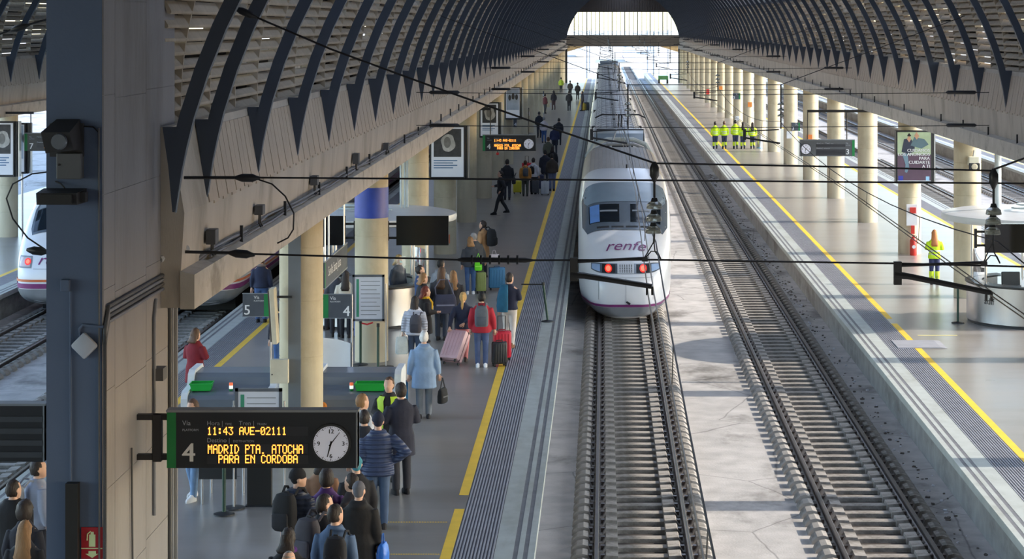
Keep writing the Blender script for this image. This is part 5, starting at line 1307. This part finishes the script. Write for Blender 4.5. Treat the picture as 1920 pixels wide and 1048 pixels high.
    j = MB(); zs = [(1.06,.150,.110),(1.20,.162,.120),(1.34,.182,.122),(1.41,.148,.104),(1.47,.084,.078),(1.515,.066,.066)]
    low = []
    for z in [hem]+[q for q in (.5,.62,.75,.86,.95) if q > hem+.04]:
        f = (.95-z)/.5 if z < .95 else 0; low.append((0, stride*0.0, z, (.182+g+.03*f)*w, .132+g+.03*f))
    rings(j, low+[(L((0,0,z))[0], L((0,0,z))[1], L((0,0,z))[2], (rx+g)*w, ry+g) for z, rx, ry in zs])
    for sh, el, wr, s in aj:
        j.tube([sh, sh.lerp(el,.5), el, el.lerp(wr,.5), wr.lerp(el,.06)], [.050+g,.052+g,.047+g,.043+g*.8,.038+g*.5], 10)
    if hood: 
        pts = [L((.10*math.cos(a), -.015-.105*math.sin(a), 1.475-.03*math.sin(a))) for a in [PI*q/8 for q in range(9)]]; j.tube(pts, [.025]+[.045]*7+[.025], 8)
    remeshed('jacket' if kind != 'sweater' else 'sweater', j, cloth(col, ck), t, vox, 3)
    if bands:
        for z in (.98, 1.10):
            bm_ = MB(); rr = (.205+g)*w; bm_.lathe([(1.0,-.022),(1.0,.022)], n=24); bm_.v = [(x*(.178+g)*w, y*(.128+g)+L((0,0,z))[1], z+q) for x, y, q in bm_.v]; bm_.f = bm_.f[:-2]; bm_.m = bm_.m[:-2]
            bm_.build('reflective_band', M('reflective', rgb(190,196,200), .4), t, True)
        if bands == 2:
            for hip, knee, ank, f_y, lift, s in jl:
                c = Vector(knee).lerp(Vector(ank), .45); MB().tube([c+Vector((0,0,.12)), c-Vector((0,0,.12))], [.082,.078], 12).build('trouser_band', cloth((206,230,60)), t, True)
    if scarf:
        pts = [L((.085*math.cos(a), .0+.085*math.sin(a), 1.495)) for a in [2*PI*q/12 for q in range(13)]]; MB().tube(pts, .038, 8).tube([L((.05,.08,1.48)), L((.07,.15,1.38)), L((.06,.15,1.2))], [.035,.04,.035], 8).build('scarf', cloth(scarf, 'knit'), t, True)
    if mask: MB().add([tuple(hc+R @ Vector(v)) for v in ((-.05,.075,.0),(.05,.075,.0),(.052,.08,-.05),(.03,.085,-.09),(-.03,.085,-.09),(-.052,.08,-.05),(0,.118,-.02),(0,.112,-.06))], [(0,6,7,5),(6,1,2,7),(7,2,3),(7,3,4),(7,4,5)]).build('face_mask', cloth(mask), t)
    # hair or headgear
    hs_, hcn = hair; hm = M('hair_'+str(hcn), rgb(*(HAIRCOL[hcn] if isinstance(hcn, str) else hcn)), .6, var=.25, scale=14, stretch=(1,1,.3), bump=.5, bscale=60) if hs_ not in ('beanie','cap') else cloth(hcn if not isinstance(hcn, str) else HAIRCOL[hcn], 'knit')
    hm_ = MB(); big = {'short': 1.0, 'bald': .93, 'long': 1.04, 'pony': 1.02, 'bun': 1.02, 'curly': 1.22, 'bob': 1.06, 'beanie': 1.06, 'cap': 1.04}[hs_]
    rr = random.Random(N_PERSON[0]); N_PERSON[0] += 1
    nU, nV = 18, 12; rows = []
    for i in range(nV+1):
        ph = PI*i/nV; row = []
        for q in range(nU):
            th = 2*PI*q/nU; x, y, z = math.sin(ph)*math.cos(th), math.sin(ph)*math.sin(th), math.cos(ph)
            line = {'beanie': -.02, 'cap': .25}.get(hs_, (.62 if y > .45 else (.15 if y > .1 else (-.78 if hs_ not in ('bald',) else .35))) )
            f = big*(1+ (rr.uniform(-.05,.065) if hs_ in ('curly','short','bob','long') else 0))
            if z < line: f *= .80
            row.append(hc+R @ Vector((x*.083*f, y*.104*f-.004, z*.118*f+.004+(.01 if hs_ == 'beanie' else 0))))
        rows.append(row)
    hm_.loft(rows)
    if hs_ == 'long' or hs_ == 'bob':
        dn = -.36 if hs_ == 'long' else -.15
        rings_ = []
        for q, (zz, yy, rx, ry) in enumerate(((.06,-.05,.07,.055),(-.04,-.06,.088,.055),(dn*.45,-.075,.095,.05),(dn*.8,-.115,.115,.045),(dn,-.125,.09,.02))):
            rings_.append([hc+R @ Vector((rx*math.cos(a), yy+ry*math.sin(a), zz)) for a in [2*PI*e/12 for e in range(12)]])
        hm_.loft(rings_)
    if hs_ == 'pony': hm_.tube([hc+R @ Vector(v) for v in ((0,-.09,.05),(0,-.14,.03),(.01,-.155,-.06),(.0,-.14,-.2),(0,-.13,-.28))], [.03,.035,.038,.03,.01], 8)
    if hs_ == 'bun': hm_.ball(tuple(hc+R @ Vector((0,-.09,.08))), .045)
    if hs_ == 'cap': hm_.add([tuple(hc+R @ Vector(v)) for v in ((-.07,.06,.05),(.07,.06,.05),(.06,.16,.035),(-.06,.16,.035),(-.07,.06,.035),(.07,.06,.035),(.06,.16,.025),(-.06,.16,.025))], [(0,1,2,3),(4,7,6,5),(0,3,7,4),(1,5,6,2),(2,6,7,3)])
    hm_.build('hair' if hs_ not in ('beanie','cap') else hs_, hm, t, True, angle=80)
    t['_h'] = 0
    return t, L, hc, aj, k
EXTRA = {}

def backpack(label, who, col, pocket=None, size=1.0, dx=0.0, g=.03, dz=0.0):
    t0, L, hc, aj, k = who
    base = t0.matrix_basis @ L((dx, -.160-g, 1.0+dz))
    t = thing('backpack', label, 'backpack', base, t0.rotation_euler[2], 'backpacks worn by passengers'); t.scale = (k*size, k*size, k*size)
    m = cloth(col)
    mb = MB(); rings(mb, [(0,-.10,.0,.13,.08),(0,-.105,.04,.15,.10),(0,-.105,.22,.155,.105),(0,-.10,.36,.145,.095),(0,-.09,.44,.11,.07),(0,-.085,.46,.05,.03)], 18, 3.2); mb.build('main_bag', m, t, True)
    mb = MB(); rings(mb, [(0,-.20,.03,.10,.03),(0,-.205,.06,.115,.035),(0,-.205,.2,.115,.035),(0,-.20,.23,.10,.025)], 14, 3.0); mb.build('pocket', cloth(pocket or tuple(max(0, c-10) for c in col)), t, True)
    for s in (-1, 1): MB().tube([(s*.09,-.02,.42),(s*.10,.06,.50),(s*.115,.14,.48),(s*.12,.20,.40)], .018, 6).build('strap', m, t, True)
    MB().tube([(-.03,-.06,.45),(-.025,-.07,.472),(.025,-.07,.472),(.03,-.06,.45)], .009, 6).build('grab_handle', m_black, t, True)
    return t
def suitcase(label, pos, rz, col, size=(.44,.27,.66), handle=True, tilt=0.0, group='suitcases on the left platform', trim=None, soft=False):
    t = thing('suitcase', label, 'suitcase', (pos[0], pos[1], ZP if len(pos) < 3 else pos[2]), math.radians(rz), group); t.rotation_euler = (tilt, 0, math.radians(rz))
    w, d, h = size; m = M('case_%d_%d_%d' % col, rgb(*col), .45 if not soft else .85, var=.06, scale=4)
    MB().cbox((0,0,h/2+.06), (w, d, h), bev=min(.05, d*.2)).build('shell', m, t, True)
    dk = M('case_trim_%d_%d_%d' % col, rgb(*(trim or tuple(int(c*.7) for c in col))), .5)
    if not soft:
        for q in range(-2, 3): MB().cbox((q*w*.17,-d/2-.004,h/2+.06), (w*.05,.014,h*.82), bev=.004).build('rib', m, t)
    else:
        MB().cbox((0,-d/2-.012,h*.32+.06), (w*.8,.03,h*.42), bev=.01).build('front_pocket', m, t); MB().cbox((0,-d/2-.008,h*.78+.06), (w*.7,.02,h*.14), bev=.006).build('top_pocket', dk, t)
    MB().cbox((0,0,h/2+.06), (w+.008,.015,h+.006)).build('zip_band', dk, t)
    for sx in (-1, 1):
        for sy in (-1, 1): MB().tube([(sx*w*.38-.015,sy*d*.32,.035),(sx*w*.38+.015,sy*d*.32,.035)], .035, 12).build('wheel', m_black, t)
    if handle: MB().tube([(-.09,.08,h+.05),(-.09,.08,h+.40),(.09,.08,h+.40),(.09,.08,h+.05)], .011, 6).build('pull_handle', m_black, t)
    MB().tube([(-.08,0,h+.06),(-.07,0,h+.095),(.07,0,h+.095),(.08,0,h+.06)], .013, 6).build('carry_handle', dk, t)
    return t
def bag(label, pos, rz, col, size=(.36,.14,.28), kind='shoulder', strap=None):
    t = thing('handbag' if kind != 'plastic' else 'carrier_bag', label, 'bag', pos, math.radians(rz)); w, d, h = size; m = cloth(col) if kind != 'plastic' else M('plastic_bag_%d_%d_%d' % col, rgb(*col), .4, var=.1, scale=8, bump=.6, bscale=12)
    mb = MB(); rings(mb, [(0,0,0,w*.42,d*.4),(0,0,h*.08,w*.5,d*.5),(0,0,h*.5,w*.5,d*.52),(0,0,h*.85,w*.46,d*.4),(0,0,h,w*.40,d*.16)], 18, 3.5); mb.build('pouch', m, t, True)
    if kind == 'shoulder':
        MB().tube([(-w*.4,0,h*.9)]+([Vector(s) for s in strap] if strap else [(0,0,h+.22)])+[(w*.4,0,h*.9)], .014, 6).build('strap', cloth(tuple(min(255, c+40) for c in col)), t, True)
        MB().cbox((0,-d*.5,h*.45), (w*.8,.01,h*.08)).build('trim', cloth(tuple(min(255, c+70) for c in col)), t)
    else: MB().tube([(-w*.2,0,h*.95),(-.03,0,h+.12),(.03,0,h+.12),(w*.2,0,h*.95)], .008, 5).build('handle', m, t)
    return t

def hpos(px, py, h): # where someone of height h stands whose crown is at this pixel
    d = F*(CZ-ZP-h)/(py-VY); return Vector(((px-VX)*d/F, d, ZP))
def fpos(px, py): return on(px, py, ZP)
Q = 'queue in front of the big departure board'
# --- foreground queue, seen from behind
p = person('person in navy padded jacket and black beanie with black backpack, left in the front queue', hpos(557,882,1.76), -25, 1.76, ('beanie',(26,26,32)), ('puffer',(46,54,74)), (40,42,52), arms=('down','down'), lod=0, headturn=-40, hood=1, group=Q)
backpack('black backpack on the person in navy padded jacket', p, (28,28,32), (34,34,40), 1.1)
person('person in brown scarf behind the purple jacket, mostly hidden by the departure board', hpos(590,872,1.66)+Vector((0,.7,0)), 10, 1.66, ('bob','dark'), ('jacket',(146,110,86)), lod=1, group=Q, scarf=(150,116,92))
p = person('person in purple jacket with pale backpack straps below the departure board', hpos(612,884,1.66), 5, 1.66, ('curly','dark'), ('jacket',(84,50,112)), lod=0, group=Q)
backpack('grey backpack with pale straps on the person in purple', p, (72,68,78), (96,92,100), .85)
person('person in teal cap and black coat under the clock of the departure board', hpos(642,880,1.7)+Vector((.1,.8,0)), 20, 1.7, ('cap',(70,140,158)), ('coat',(30,30,36)), lod=1, group=Q)
person('dark-haired person with white face mask below right end of departure board', hpos(664,882,1.68)+Vector((0,-.2,0)), 60, 1.66, ('short','dark'), ('jacket',(52,44,46)), lod=1, mask=(220,220,224), group=Q)
p = person('person in long black pleated coat and grey checked cap in front queue', hpos(672,905,1.72), 0, 1.72, ('cap',(104,104,112)), ('longcoat',(28,27,30)), (30,30,34), lod=0, group=Q, build=1.05, hood=1, headtilt=.25)
bag('bright blue shopping bag beside the long black coat', (p[0].location.x+.33, p[0].location.y-.02, ZP+.62), 80, (40,112,210), (.26,.14,.30), 'plastic')
p = person('dark-haired person in black jacket with a big grey backpack and face mask', hpos(607,930,1.76), -35, 1.76, ('short','dark'), ('jacket',(38,38,44)), lod=0, headturn=-25, mask=(60,60,66), group=Q)
backpack('big grey backpack on the masked person in black jacket', p, (66,64,72), (80,78,88), 1.15)
p = person('person in blue denim jacket with black shoulder bag, nearest in front queue', hpos(628,949,1.75), -8, 1.75, ('short','dark'), ('jacket',(84,106,138),'denim'), (40,44,60), lod=0, headturn=-30, group=Q, build=1.08)
backpack('black backpack slung on the denim jacket', p, (30,30,36), None, .95, .08)
person('person with dark hair and violet scarf at the bottom edge of picture', hpos(540,994,1.66), -10, 1.66, ('bob','dark'), ('coat',(28,27,32)), lod=0, scarf=(84,40,120), group=Q)
person('person with thinning grey hair cut off by the bottom edge', hpos(541,1036,1.62), 0, 1.62, ('bald','grey'), ('jacket',(44,44,50)), lod=0, group=Q)
p = person('person in navy quilted jacket, beanie and blue jeans with hand on hip', hpos(709,777,1.78), 8, 1.78, ('beanie',(34,38,56)), ('puffer',(58,70,102)), (66,84,112), arms=('down','hip'), lod=0, group=Q, build=1.1)
person('person in long navy overcoat and dark trousers talking to the vest wearer', fpos(752,926)+Vector((0,0,0)), 25, 1.84, ('short','dark'), ('coat',(38,40,56)), (44,44,52), (26,24,26), arms=('chest','front'), lod=0, legkind='plain', group=Q, scarf=None)
person('bearded smiling person in yellow-green safety vest facing the camera', hpos(732,711,1.76)+Vector((-.03,.1,0)), 172, 1.76, ('short','brown'), ('jacket',(40,38,42)), (44,46,56), arms=('down','front'), lod=0, group=Q)
v_ = bpy.data.objects['person.%03d' % (sum(1 for o in bpy.data.objects if o.name.startswith('person') and o.type == 'EMPTY')-1)]
mb = MB()
rg = []
for z, rx, ry in ((.80,.222,.175),(.95,.222,.172),(1.10,.192,.150),(1.25,.206,.160),(1.38,.222,.162),(1.455,.16,.13)): rg.append([(rx*math.cos(a), ry*math.sin(a), z) for a in [PI*.5+.30+(2*PI-.60)*q/22 for q in range(23)]])
mb.loft(rg, False, closed=False); mb.build('safety_vest', M('hivis', rgb(190,226,54), .6, var=.06), v_, True, recalc=False)
for z in (1.0, 1.14): MB().loft([[(.232*math.cos(a), .182*math.sin(a), z+q) for a in [PI*.5+.32+(2*PI-.64)*q_/22 for q_ in range(23)]] for q in (-.025,.025)], False, closed=False).build('reflective_band', M('reflective', rgb(190,196,200), .4), v_, True, recalc=False)
MB().ball((0,.080,1.555), .050, .046, .042).build('beard', M('hair_dark_beard', rgb(44,36,32), .8), v_, True)
person('light-brown-haired person in white top beside the right scanner', hpos(678,741,1.74), -40, 1.74, ('short','light'), ('jacket',(206,210,216)), lod=1, headturn=-15, group=Q)
person('dark-haired person in black between departure board and quilted jacket', hpos(683,771,1.7), 0, 1.7, ('short','dark'), ('jacket',(40,42,50)), lod=1, group=Q)
person('person in blue jeans and white trainers behind the big departure board', fpos(362,937), 150, 1.64, ('bob','brown'), ('jacket',(86,84,92)), (118,148,186), (226,226,228), arms=('front','down'), stride=.4, lod=1, group=Q)
# --- left picture edge
G2 = 'people at the left picture edge'
p = person('person in light grey jacket at the left edge, against the blue pier', hpos(70,864,1.78), -50, 1.78, ('short','dark'), ('jacket',(156,162,182)), lod=0, headturn=-20, group=G2); backpack('pale grey backpack on the person in light grey jacket', p, (150,154,164), (128,132,142), 1.0, -.06)
person('broad person in black coat at the left picture edge', hpos(24,903,1.74), -15, 1.74, ('short','dark'), ('coat',(26,25,29)), lod=0, build=1.25, headturn=-20, group=G2)
person('curly-haired person in dark jacket at the lower left edge', hpos(46,944,1.70), -10, 1.70, ('curly','dark'), ('jacket',(38,38,48)), lod=0, group=G2)
person('person with long light-brown hair at the lower left corner', hpos(46,980,1.64), 0, 1.64, ('long','light'), ('jacket',(30,30,36)), lod=0, group=G2)
# --- the middle group
G3 = 'travellers by the round counter'
p = person('white-haired person in pale blue coat and grey trousers carrying bags', fpos(795,784), 5, 1.72, ('short','white'), ('coat',(136,160,190)), (110,116,124), (40,40,44), arms=('carry','carry'), lod=0, legkind='plain', build=1.1, hood=1, group=G3)
q = p[0].location
suitcase('teal blue upright suitcase held by the white-haired person', (q.x-.54, q.y+.05, ZP+.0), 12, (40,104,146), (.42,.26,.68), False, soft=True)
bag('black handbag hanging from the right hand of white-haired person', (q.x+.37, q.y+.02, ZP+.30), 70, (26,26,28), (.30,.14,.30), strap=[(0,0,.5)])
p = person('person with long dark hair in silver padded jacket', fpos(778,690), -10, 1.62, ('long','dark'), ('puffer',(206,208,222)), (58,70,92), (96,72,54), arms=('carry','down'), lod=1, group=G3); backpack('dark grey backpack on the silver padded jacket', p, (76,74,82), (60,58,66), .95, .10, .045, -.08)
bag('white carrier bag with green print beside the silver padded jacket', (p[0].location.x-.30, p[0].location.y, ZP+.32), 10, (206,212,210), (.30,.12,.40), 'plastic')
person('red-haired person in yellow scarf and black coat at the counter', hpos(797,539,1.66), -70, 1.66, ('bob','red'), ('coat',(34,33,38)), lod=1, scarf=(222,176,40), arms=('down','front'), group=G3)
p = person('person in dark grey jacket carrying a large navy shoulder bag', hpos(828,502,1.80), -8, 1.80, ('long','brown'), ('jacket',(58,58,64)), (52,58,74), lod=1, build=1.15, group=G3)
bag('large navy shoulder bag with orange trim in the middle group', (p[0].location.x+.12, p[0].location.y-.36, ZP+.72), 8, (62,64,84), (.56,.20,.46), strap=[(-.25,.12,.62),(-.12,.22,.80),(.08,.22,.80)])
person('dark-blond person with sunglasses on head near the counter', hpos(801,513,1.68)+Vector((-.1,-.1,0)), -60, 1.68, ('bob','light'), ('jacket',(46,42,46)), lod=1, group=G3)
person('clerk with blond hair and pale face mask standing inside the left counter', Vector((-5.45,55.75,ZP)), 230, 1.70, ('bob','blond'), ('jacket',(58,62,76)), lod=1, mask=(170,206,206), group=G3)
person('short-haired person in blue top in the crowd by the counter', hpos(808,500,1.70)+Vector((-.30,.1,0)), -80, 1.70, ('short','dark'), ('shirt',(64,84,124)), lod=1, group=G3)
person('black-haired person in white hooded top deep in the crowd', hpos(826,487,1.74), -30, 1.74, ('short','black'), ('jacket',(150,152,160)), lod=1, hood=1, group=G3)
person('person with light-brown hair and red scarf in dark coat', hpos(850,509,1.66), 10, 1.66, ('long','light'), ('coat',(40,40,48)), lod=1, scarf=(176,40,52), group=G3)
p = person('blond person with ponytail in navy jacket and pink trousers pulling pink suitcase', fpos(868,678), -5, 1.60, ('pony','blond'), ('jacket',(44,50,72)), (214,140,140), (70,62,60), arms=('pull','back'), stride=.35, lod=1, legkind='plain', group=G3, fem=True)
q = p[0].location; suitcase('large pink tilted suitcase in the middle of the group', (q.x-.28, q.y-.55, ZP+.06), -28, (214,176,182), (.50,.28,.74), True, -.62, trim=(90,70,74))
p = person('person in red jacket and blue jeans with a grey backpack', fpos(903,688), 3, 1.70, ('short','black'), ('puffer',(176,40,56),'plain'), (74,88,124), (228,230,236), arms=('down','carry'), lod=1, group=G3, hood=1); backpack('grey backpack on the red jacket', p, (98,104,112), (84,90,100), 1.05)
q = p[0].location; suitcase('small black ribbed suitcase beside the red jacket', (q.x+.40, q.y+.12), 20, (34,34,38), (.34,.22,.50), False)
suitcase('red suitcase partly behind the red jacket', (q.x+.42, q.y+1.0), 10, (206,36,60), (.42,.26,.62), True)
p = person('person in navy jumper and beige trousers with teal jacket over shoulder', fpos(955,652), -12, 1.80, ('short','dark'), ('sweater',(38,42,64)), (214,206,200), (120,84,62), arms=('down','front'), stride=.25, lod=1, legkind='plain', headturn=-25, group=G3, build=1.06)
mb = MB(); rings(mb, [(-.13,-.14,.86,.13,.05),(-.13,-.165,1.0,.14,.055),(-.12,-.175,1.2,.13,.055),(-.10,-.165,1.38,.11,.05),(-.10,-.06,1.50,.085,.05)], 14, 2.6); j_ = mb.build('folded_jacket', cloth((40,104,138)), p[0], True)
p = person('person with blond hair in charcoal jacket under the line of black insulators', fpos(882,551), 10, 1.64, ('bob','light'), ('jacket',(62,66,76)), (60,88,134), (224,224,228), lod=1, group=G3, hood=1)
bag('bright green bag held by the person in charcoal jacket', (p[0].location.x+.24, p[0].location.y-.16, ZP+.70), 5, (110,220,40), (.22,.14,.28))
suitcase('olive green suitcase between the two standing travellers', (p[0].location.x+.30, p[0].location.y+.2), 5, (150,160,96), (.30,.24,.55), False)
p = person('grey-haired person in dark grey jacket bending over a blue suitcase', fpos(899,545), 55, 1.70, ('short','grey'), ('jacket',(78,78,80)), (46,46,54), (34,34,36), arms=('front','carry'), lod=1, lean=.28, headtilt=.3, group=G3)
q = p[0].location; suitcase('sky blue suitcase beside the bending grey-haired person', (q.x+.50, q.y+.25), 8, (78,142,190), (.48,.28,.60), False)
bag('white carrier bag on top of the sky blue suitcase', (q.x+.42, q.y+.22, ZP+.79), 12, (214,204,208), (.34,.2,.26), 'plastic')
p = person('person in tan coat with black backpack beyond the grey-haired person', hpos(906,415,1.74), 60, 1.74, ('short','dark'), ('coat',(186,142,100)), (52,54,62), lod=1, headturn=20, group=G3); backpack('black backpack on the tan coat', p, (30,30,34), None, 1.15, 0, .035)
# --- platform five side
G4 = 'people on the platform five side'
person('person in dark red coat behind the left baggage scanner', hpos(366,618,1.66), -30, 1.66, ('bob','brown'), ('coat',(124,30,42)), lod=1, arms=('front','chest'), group=G4)
person('person in navy jumper with grey hood and jeans under the concrete ledge', hpos(490,479,1.76), 0, 1.76, ('short','brown'), ('sweater',(40,46,70)), (66,92,138), lod=1, scarf=(132,116,110), group=G4)
person('person in orange jacket left of the station name sign', hpos(606,493,1.72), 0, 1.72, ('short','dark'), ('jacket',(186,112,54)), (40,42,50), lod=1, group=G4)
person('person with long dark hair and cream jumper behind the number four plate', hpos(648,506,1.70), 0, 1.66, ('long','dark'), ('jacket',(206,196,180)), (36,36,42), lod=1, group=G4)
person('person in striped dark top beside the cream jumper', hpos(628,506,1.70)+Vector((0,.2,0)), 10, 1.72, ('short','black'), ('jacket',(70,72,82)), (40,40,48), lod=1, group=G4)
q = fpos(672,676); suitcase('blue suitcase seen beneath the number four plate', (-6.0, 52.3), 0, (70,96,170), (.42,.26,.64), True)
person('person in dark coat and jeans left of the narrow cream light box', Vector((-7.15,46.5,ZP)), 20, 1.68, ('short','dark'), ('jacket',(40,40,52)), (64,96,146), lod=1, group=G4)
# --- walking away and the far queue
G5 = 'people far along the left platform'
person('person in black suit striding to the left below far departure board', fpos(939,402), 105, 1.78, ('short','dark'), ('jacket',(42,42,46)), (44,44,48), (26,26,28), stride=.95, arms=('pocket','front'), lod=1, legkind='plain', group=G5)
p = person('person in black coat with shoulder bag walking away below far departure board', fpos(951,375), 5, 1.80, ('short','dark'), ('jacket',(38,38,44)), (58,60,68), stride=.3, lod=1, group=G5, build=1.1); bag('black shoulder bag on the walker in black coat', (p[0].location.x+.30, p[0].location.y-.1, ZP+.72), 80, (34,34,40), (.34,.14,.3), strap=[(0,-.1,.5)])
p = person('person in orange jacket with grey backpack in the far queue', fpos(985,368), 5, 1.62, ('short','brown'), ('jacket',(204,142,70)), (76,80,72), stride=.3, lod=1, group=G5, build=1.1); backpack('grey backpack on the orange jacket in far queue', p, (84,88,96), None, .9)
p = person('person in white jacket and black trousers in the far queue', fpos(1000,364), -15, 1.66, ('short','dark'), ('jacket',(214,216,224)), (38,38,44), lod=1, group=G5); backpack('black backpack on the white jacket in far queue', p, (34,34,40), None, .8)
suitcase('yellow suitcase beside the orange jacket in far queue', fpos(970,363)[:2], 10, (214,206,60), (.38,.26,.55), False); suitcase('dark grey suitcase behind the white jacket in far queue', fpos(1004,364)[:2], 0, (80,84,92), (.34,.24,.58), False)
suitcase('navy suitcase in the far queue between two others', fpos(1012,356)[:2], 0, (44,50,84), (.40,.26,.66), True); suitcase('silver suitcase at the right of the far queue', fpos(1022,366)[:2], 0, (196,200,208), (.38,.26,.58), False)
suitcase('bright red suitcase standing beyond the orange jacket', fpos(988,330)[:2], 0, (214,30,44), (.50,.28,.62), True)
for i, (px, py, fc, h, hr, tp, lg, lab) in enumerate((
    (1035,358,0,1.74,('short','dark'),('jacket',(70,62,58)),(104,116,150),'person in brown jacket at the right of far queue'),
    (1022,348,10,1.72,('short','dark'),('coat',(44,46,60)),(60,62,72),'person in dark coat deep in the far queue'),
    (1036,338,-10,1.70,('bob','dark'),('jacket',(38,38,44)),(48,50,58),'person in black jacket second deep in far queue'),
    (1028,318,0,1.74,('short','brown'),('jacket',(96,98,84)),(54,56,64),'person in olive jacket far along the platform'),
    (1040,290,0,1.78,('short','black'),('jacket',(44,50,80)),(46,50,62),'person in navy jacket walking beyond far queue'),
    (1048,272,5,1.72,('short','dark'),('jacket',(40,42,50)),(42,44,52),'person in black beside the navy jacket beyond far queue'),
    (1020,268,-5,1.70,('short','grey'),('jacket',(196,186,190)),(60,90,140),'person in pale pink top beyond far departure board'),
    (1011,258,10,1.78,('short','dark'),('jacket',(38,40,48)),(40,42,50),'tall person in dark clothes standing by the left columns'),
    (1067,208,0,1.80,('short','dark'),('jacket',(60,58,60)),(56,56,62),'person walking alone far down the left platform'),
    (1092,208,100,1.76,('short','dark'),('jacket',(76,70,76)),(60,44,48),'distant person with suitcases near the train, far down platform'),
    (1038,206,20,1.74,('bob','dark'),('jacket',(58,54,58)),(80,60,62),'distant person by the left columns in dark red'),
    (1022,213,-40,1.70,('short','dark'),('jacket',(92,44,48)),(52,50,56),'distant person in red top by the left columns'),
    (1069,182,0,1.76,('short','dark'),('jacket',(88,80,74)),(64,60,60),'tiny distant person at hall mouth, left of a pair'),
    (1083,187,0,1.76,('short','dark'),('jacket',(72,66,62)),(60,58,58),'tiny distant person at hall mouth, right of a pair'),
    (1052,174,0,1.74,('short','dark'),('jacket',(196,214,70)),(60,60,62),'tiny distant person in yellow by the last left columns'))):
    person(lab, fpos(px, py), fc, h, hr, tp, lg, lod=2, stride=.3 if i > 7 else 0, group=G5)
suitcase('distant yellow suitcase near the far train side', fpos(1096,208)[:2], 0, (196,170,60), (.42,.28,.66), False); suitcase('distant dark suitcase near the far train side', fpos(1100,208)[:2], 0, (44,50,60), (.46,.28,.72), False)
# --- workers in high-visibility clothes on the right platform
HV = (196,232,40)
for i, (px, lab, fc) in enumerate(((1341,'worker in yellow high-visibility jacket, leftmost of the row of five',3),(1358,'worker in high-visibility jacket, second from left in the row of five',-4),(1379,'worker in high-visibility jacket, third and broadest in the row of five',2),(1393,'worker in high-visibility jacket, fourth from left in the row of five',6),(1411,'worker in high-visibility jacket, rightmost of the row of five',-3))):
    person(lab, fpos(px, 279), fc, (1.70,1.72,1.80,1.66,1.64)[i], ('short' if i < 3 else 'long', ('dark','brown','black','dark','dark')[i]), ('jacket',HV), (46,54,84), lod=2, bands=2, stride=.25, legkind='plain', group='workers in a row on the right platform')
person('worker with long red-blond hair in high-visibility jacket and navy trousers on right platform', fpos(1752,533), -4, 1.62, ('long',(186,120,70)), ('jacket',HV), (48,56,92), lod=1, bands=2, legkind='plain', arms=('front','front'), group='worker near the red extinguisher')

# --- turn the remeshed surfaces into plain meshes, adding hands and faces to the bodies
bpy.context.view_layer.update(); dg = bpy.context.evaluated_depsgraph_get()
done = [(o, bpy.data.meshes.new_from_object(o.evaluated_get(dg))) for o in DEFER]
for o, me in done:
    o.modifiers.clear(); ex_ = EXTRA.get(o.name) if o.name.startswith('body') else None
    if ex_ and ex_.v:
        n0 = len(me.vertices); vs = [v.co.copy() for v in me.vertices]+[Vector(v) for v in ex_.v]
        fs = [tuple(p_.vertices) for p_ in me.polygons]+[tuple(i+n0 for i in f) for f in ex_.f]; mi = [0]*len(me.polygons)+ex_.m
        m2 = bpy.data.meshes.new('body'); m2.from_pydata(vs, [], fs)
        for m in o.data.materials: m2.materials.append(m)
        m2.polygons.foreach_set('material_index', mi); m2.shade_smooth(); me = m2
    o.data = me
    if '_extra' in o: del o['_extra']
for o in bpy.data.objects:
    if '_h' in o: del o['_h']
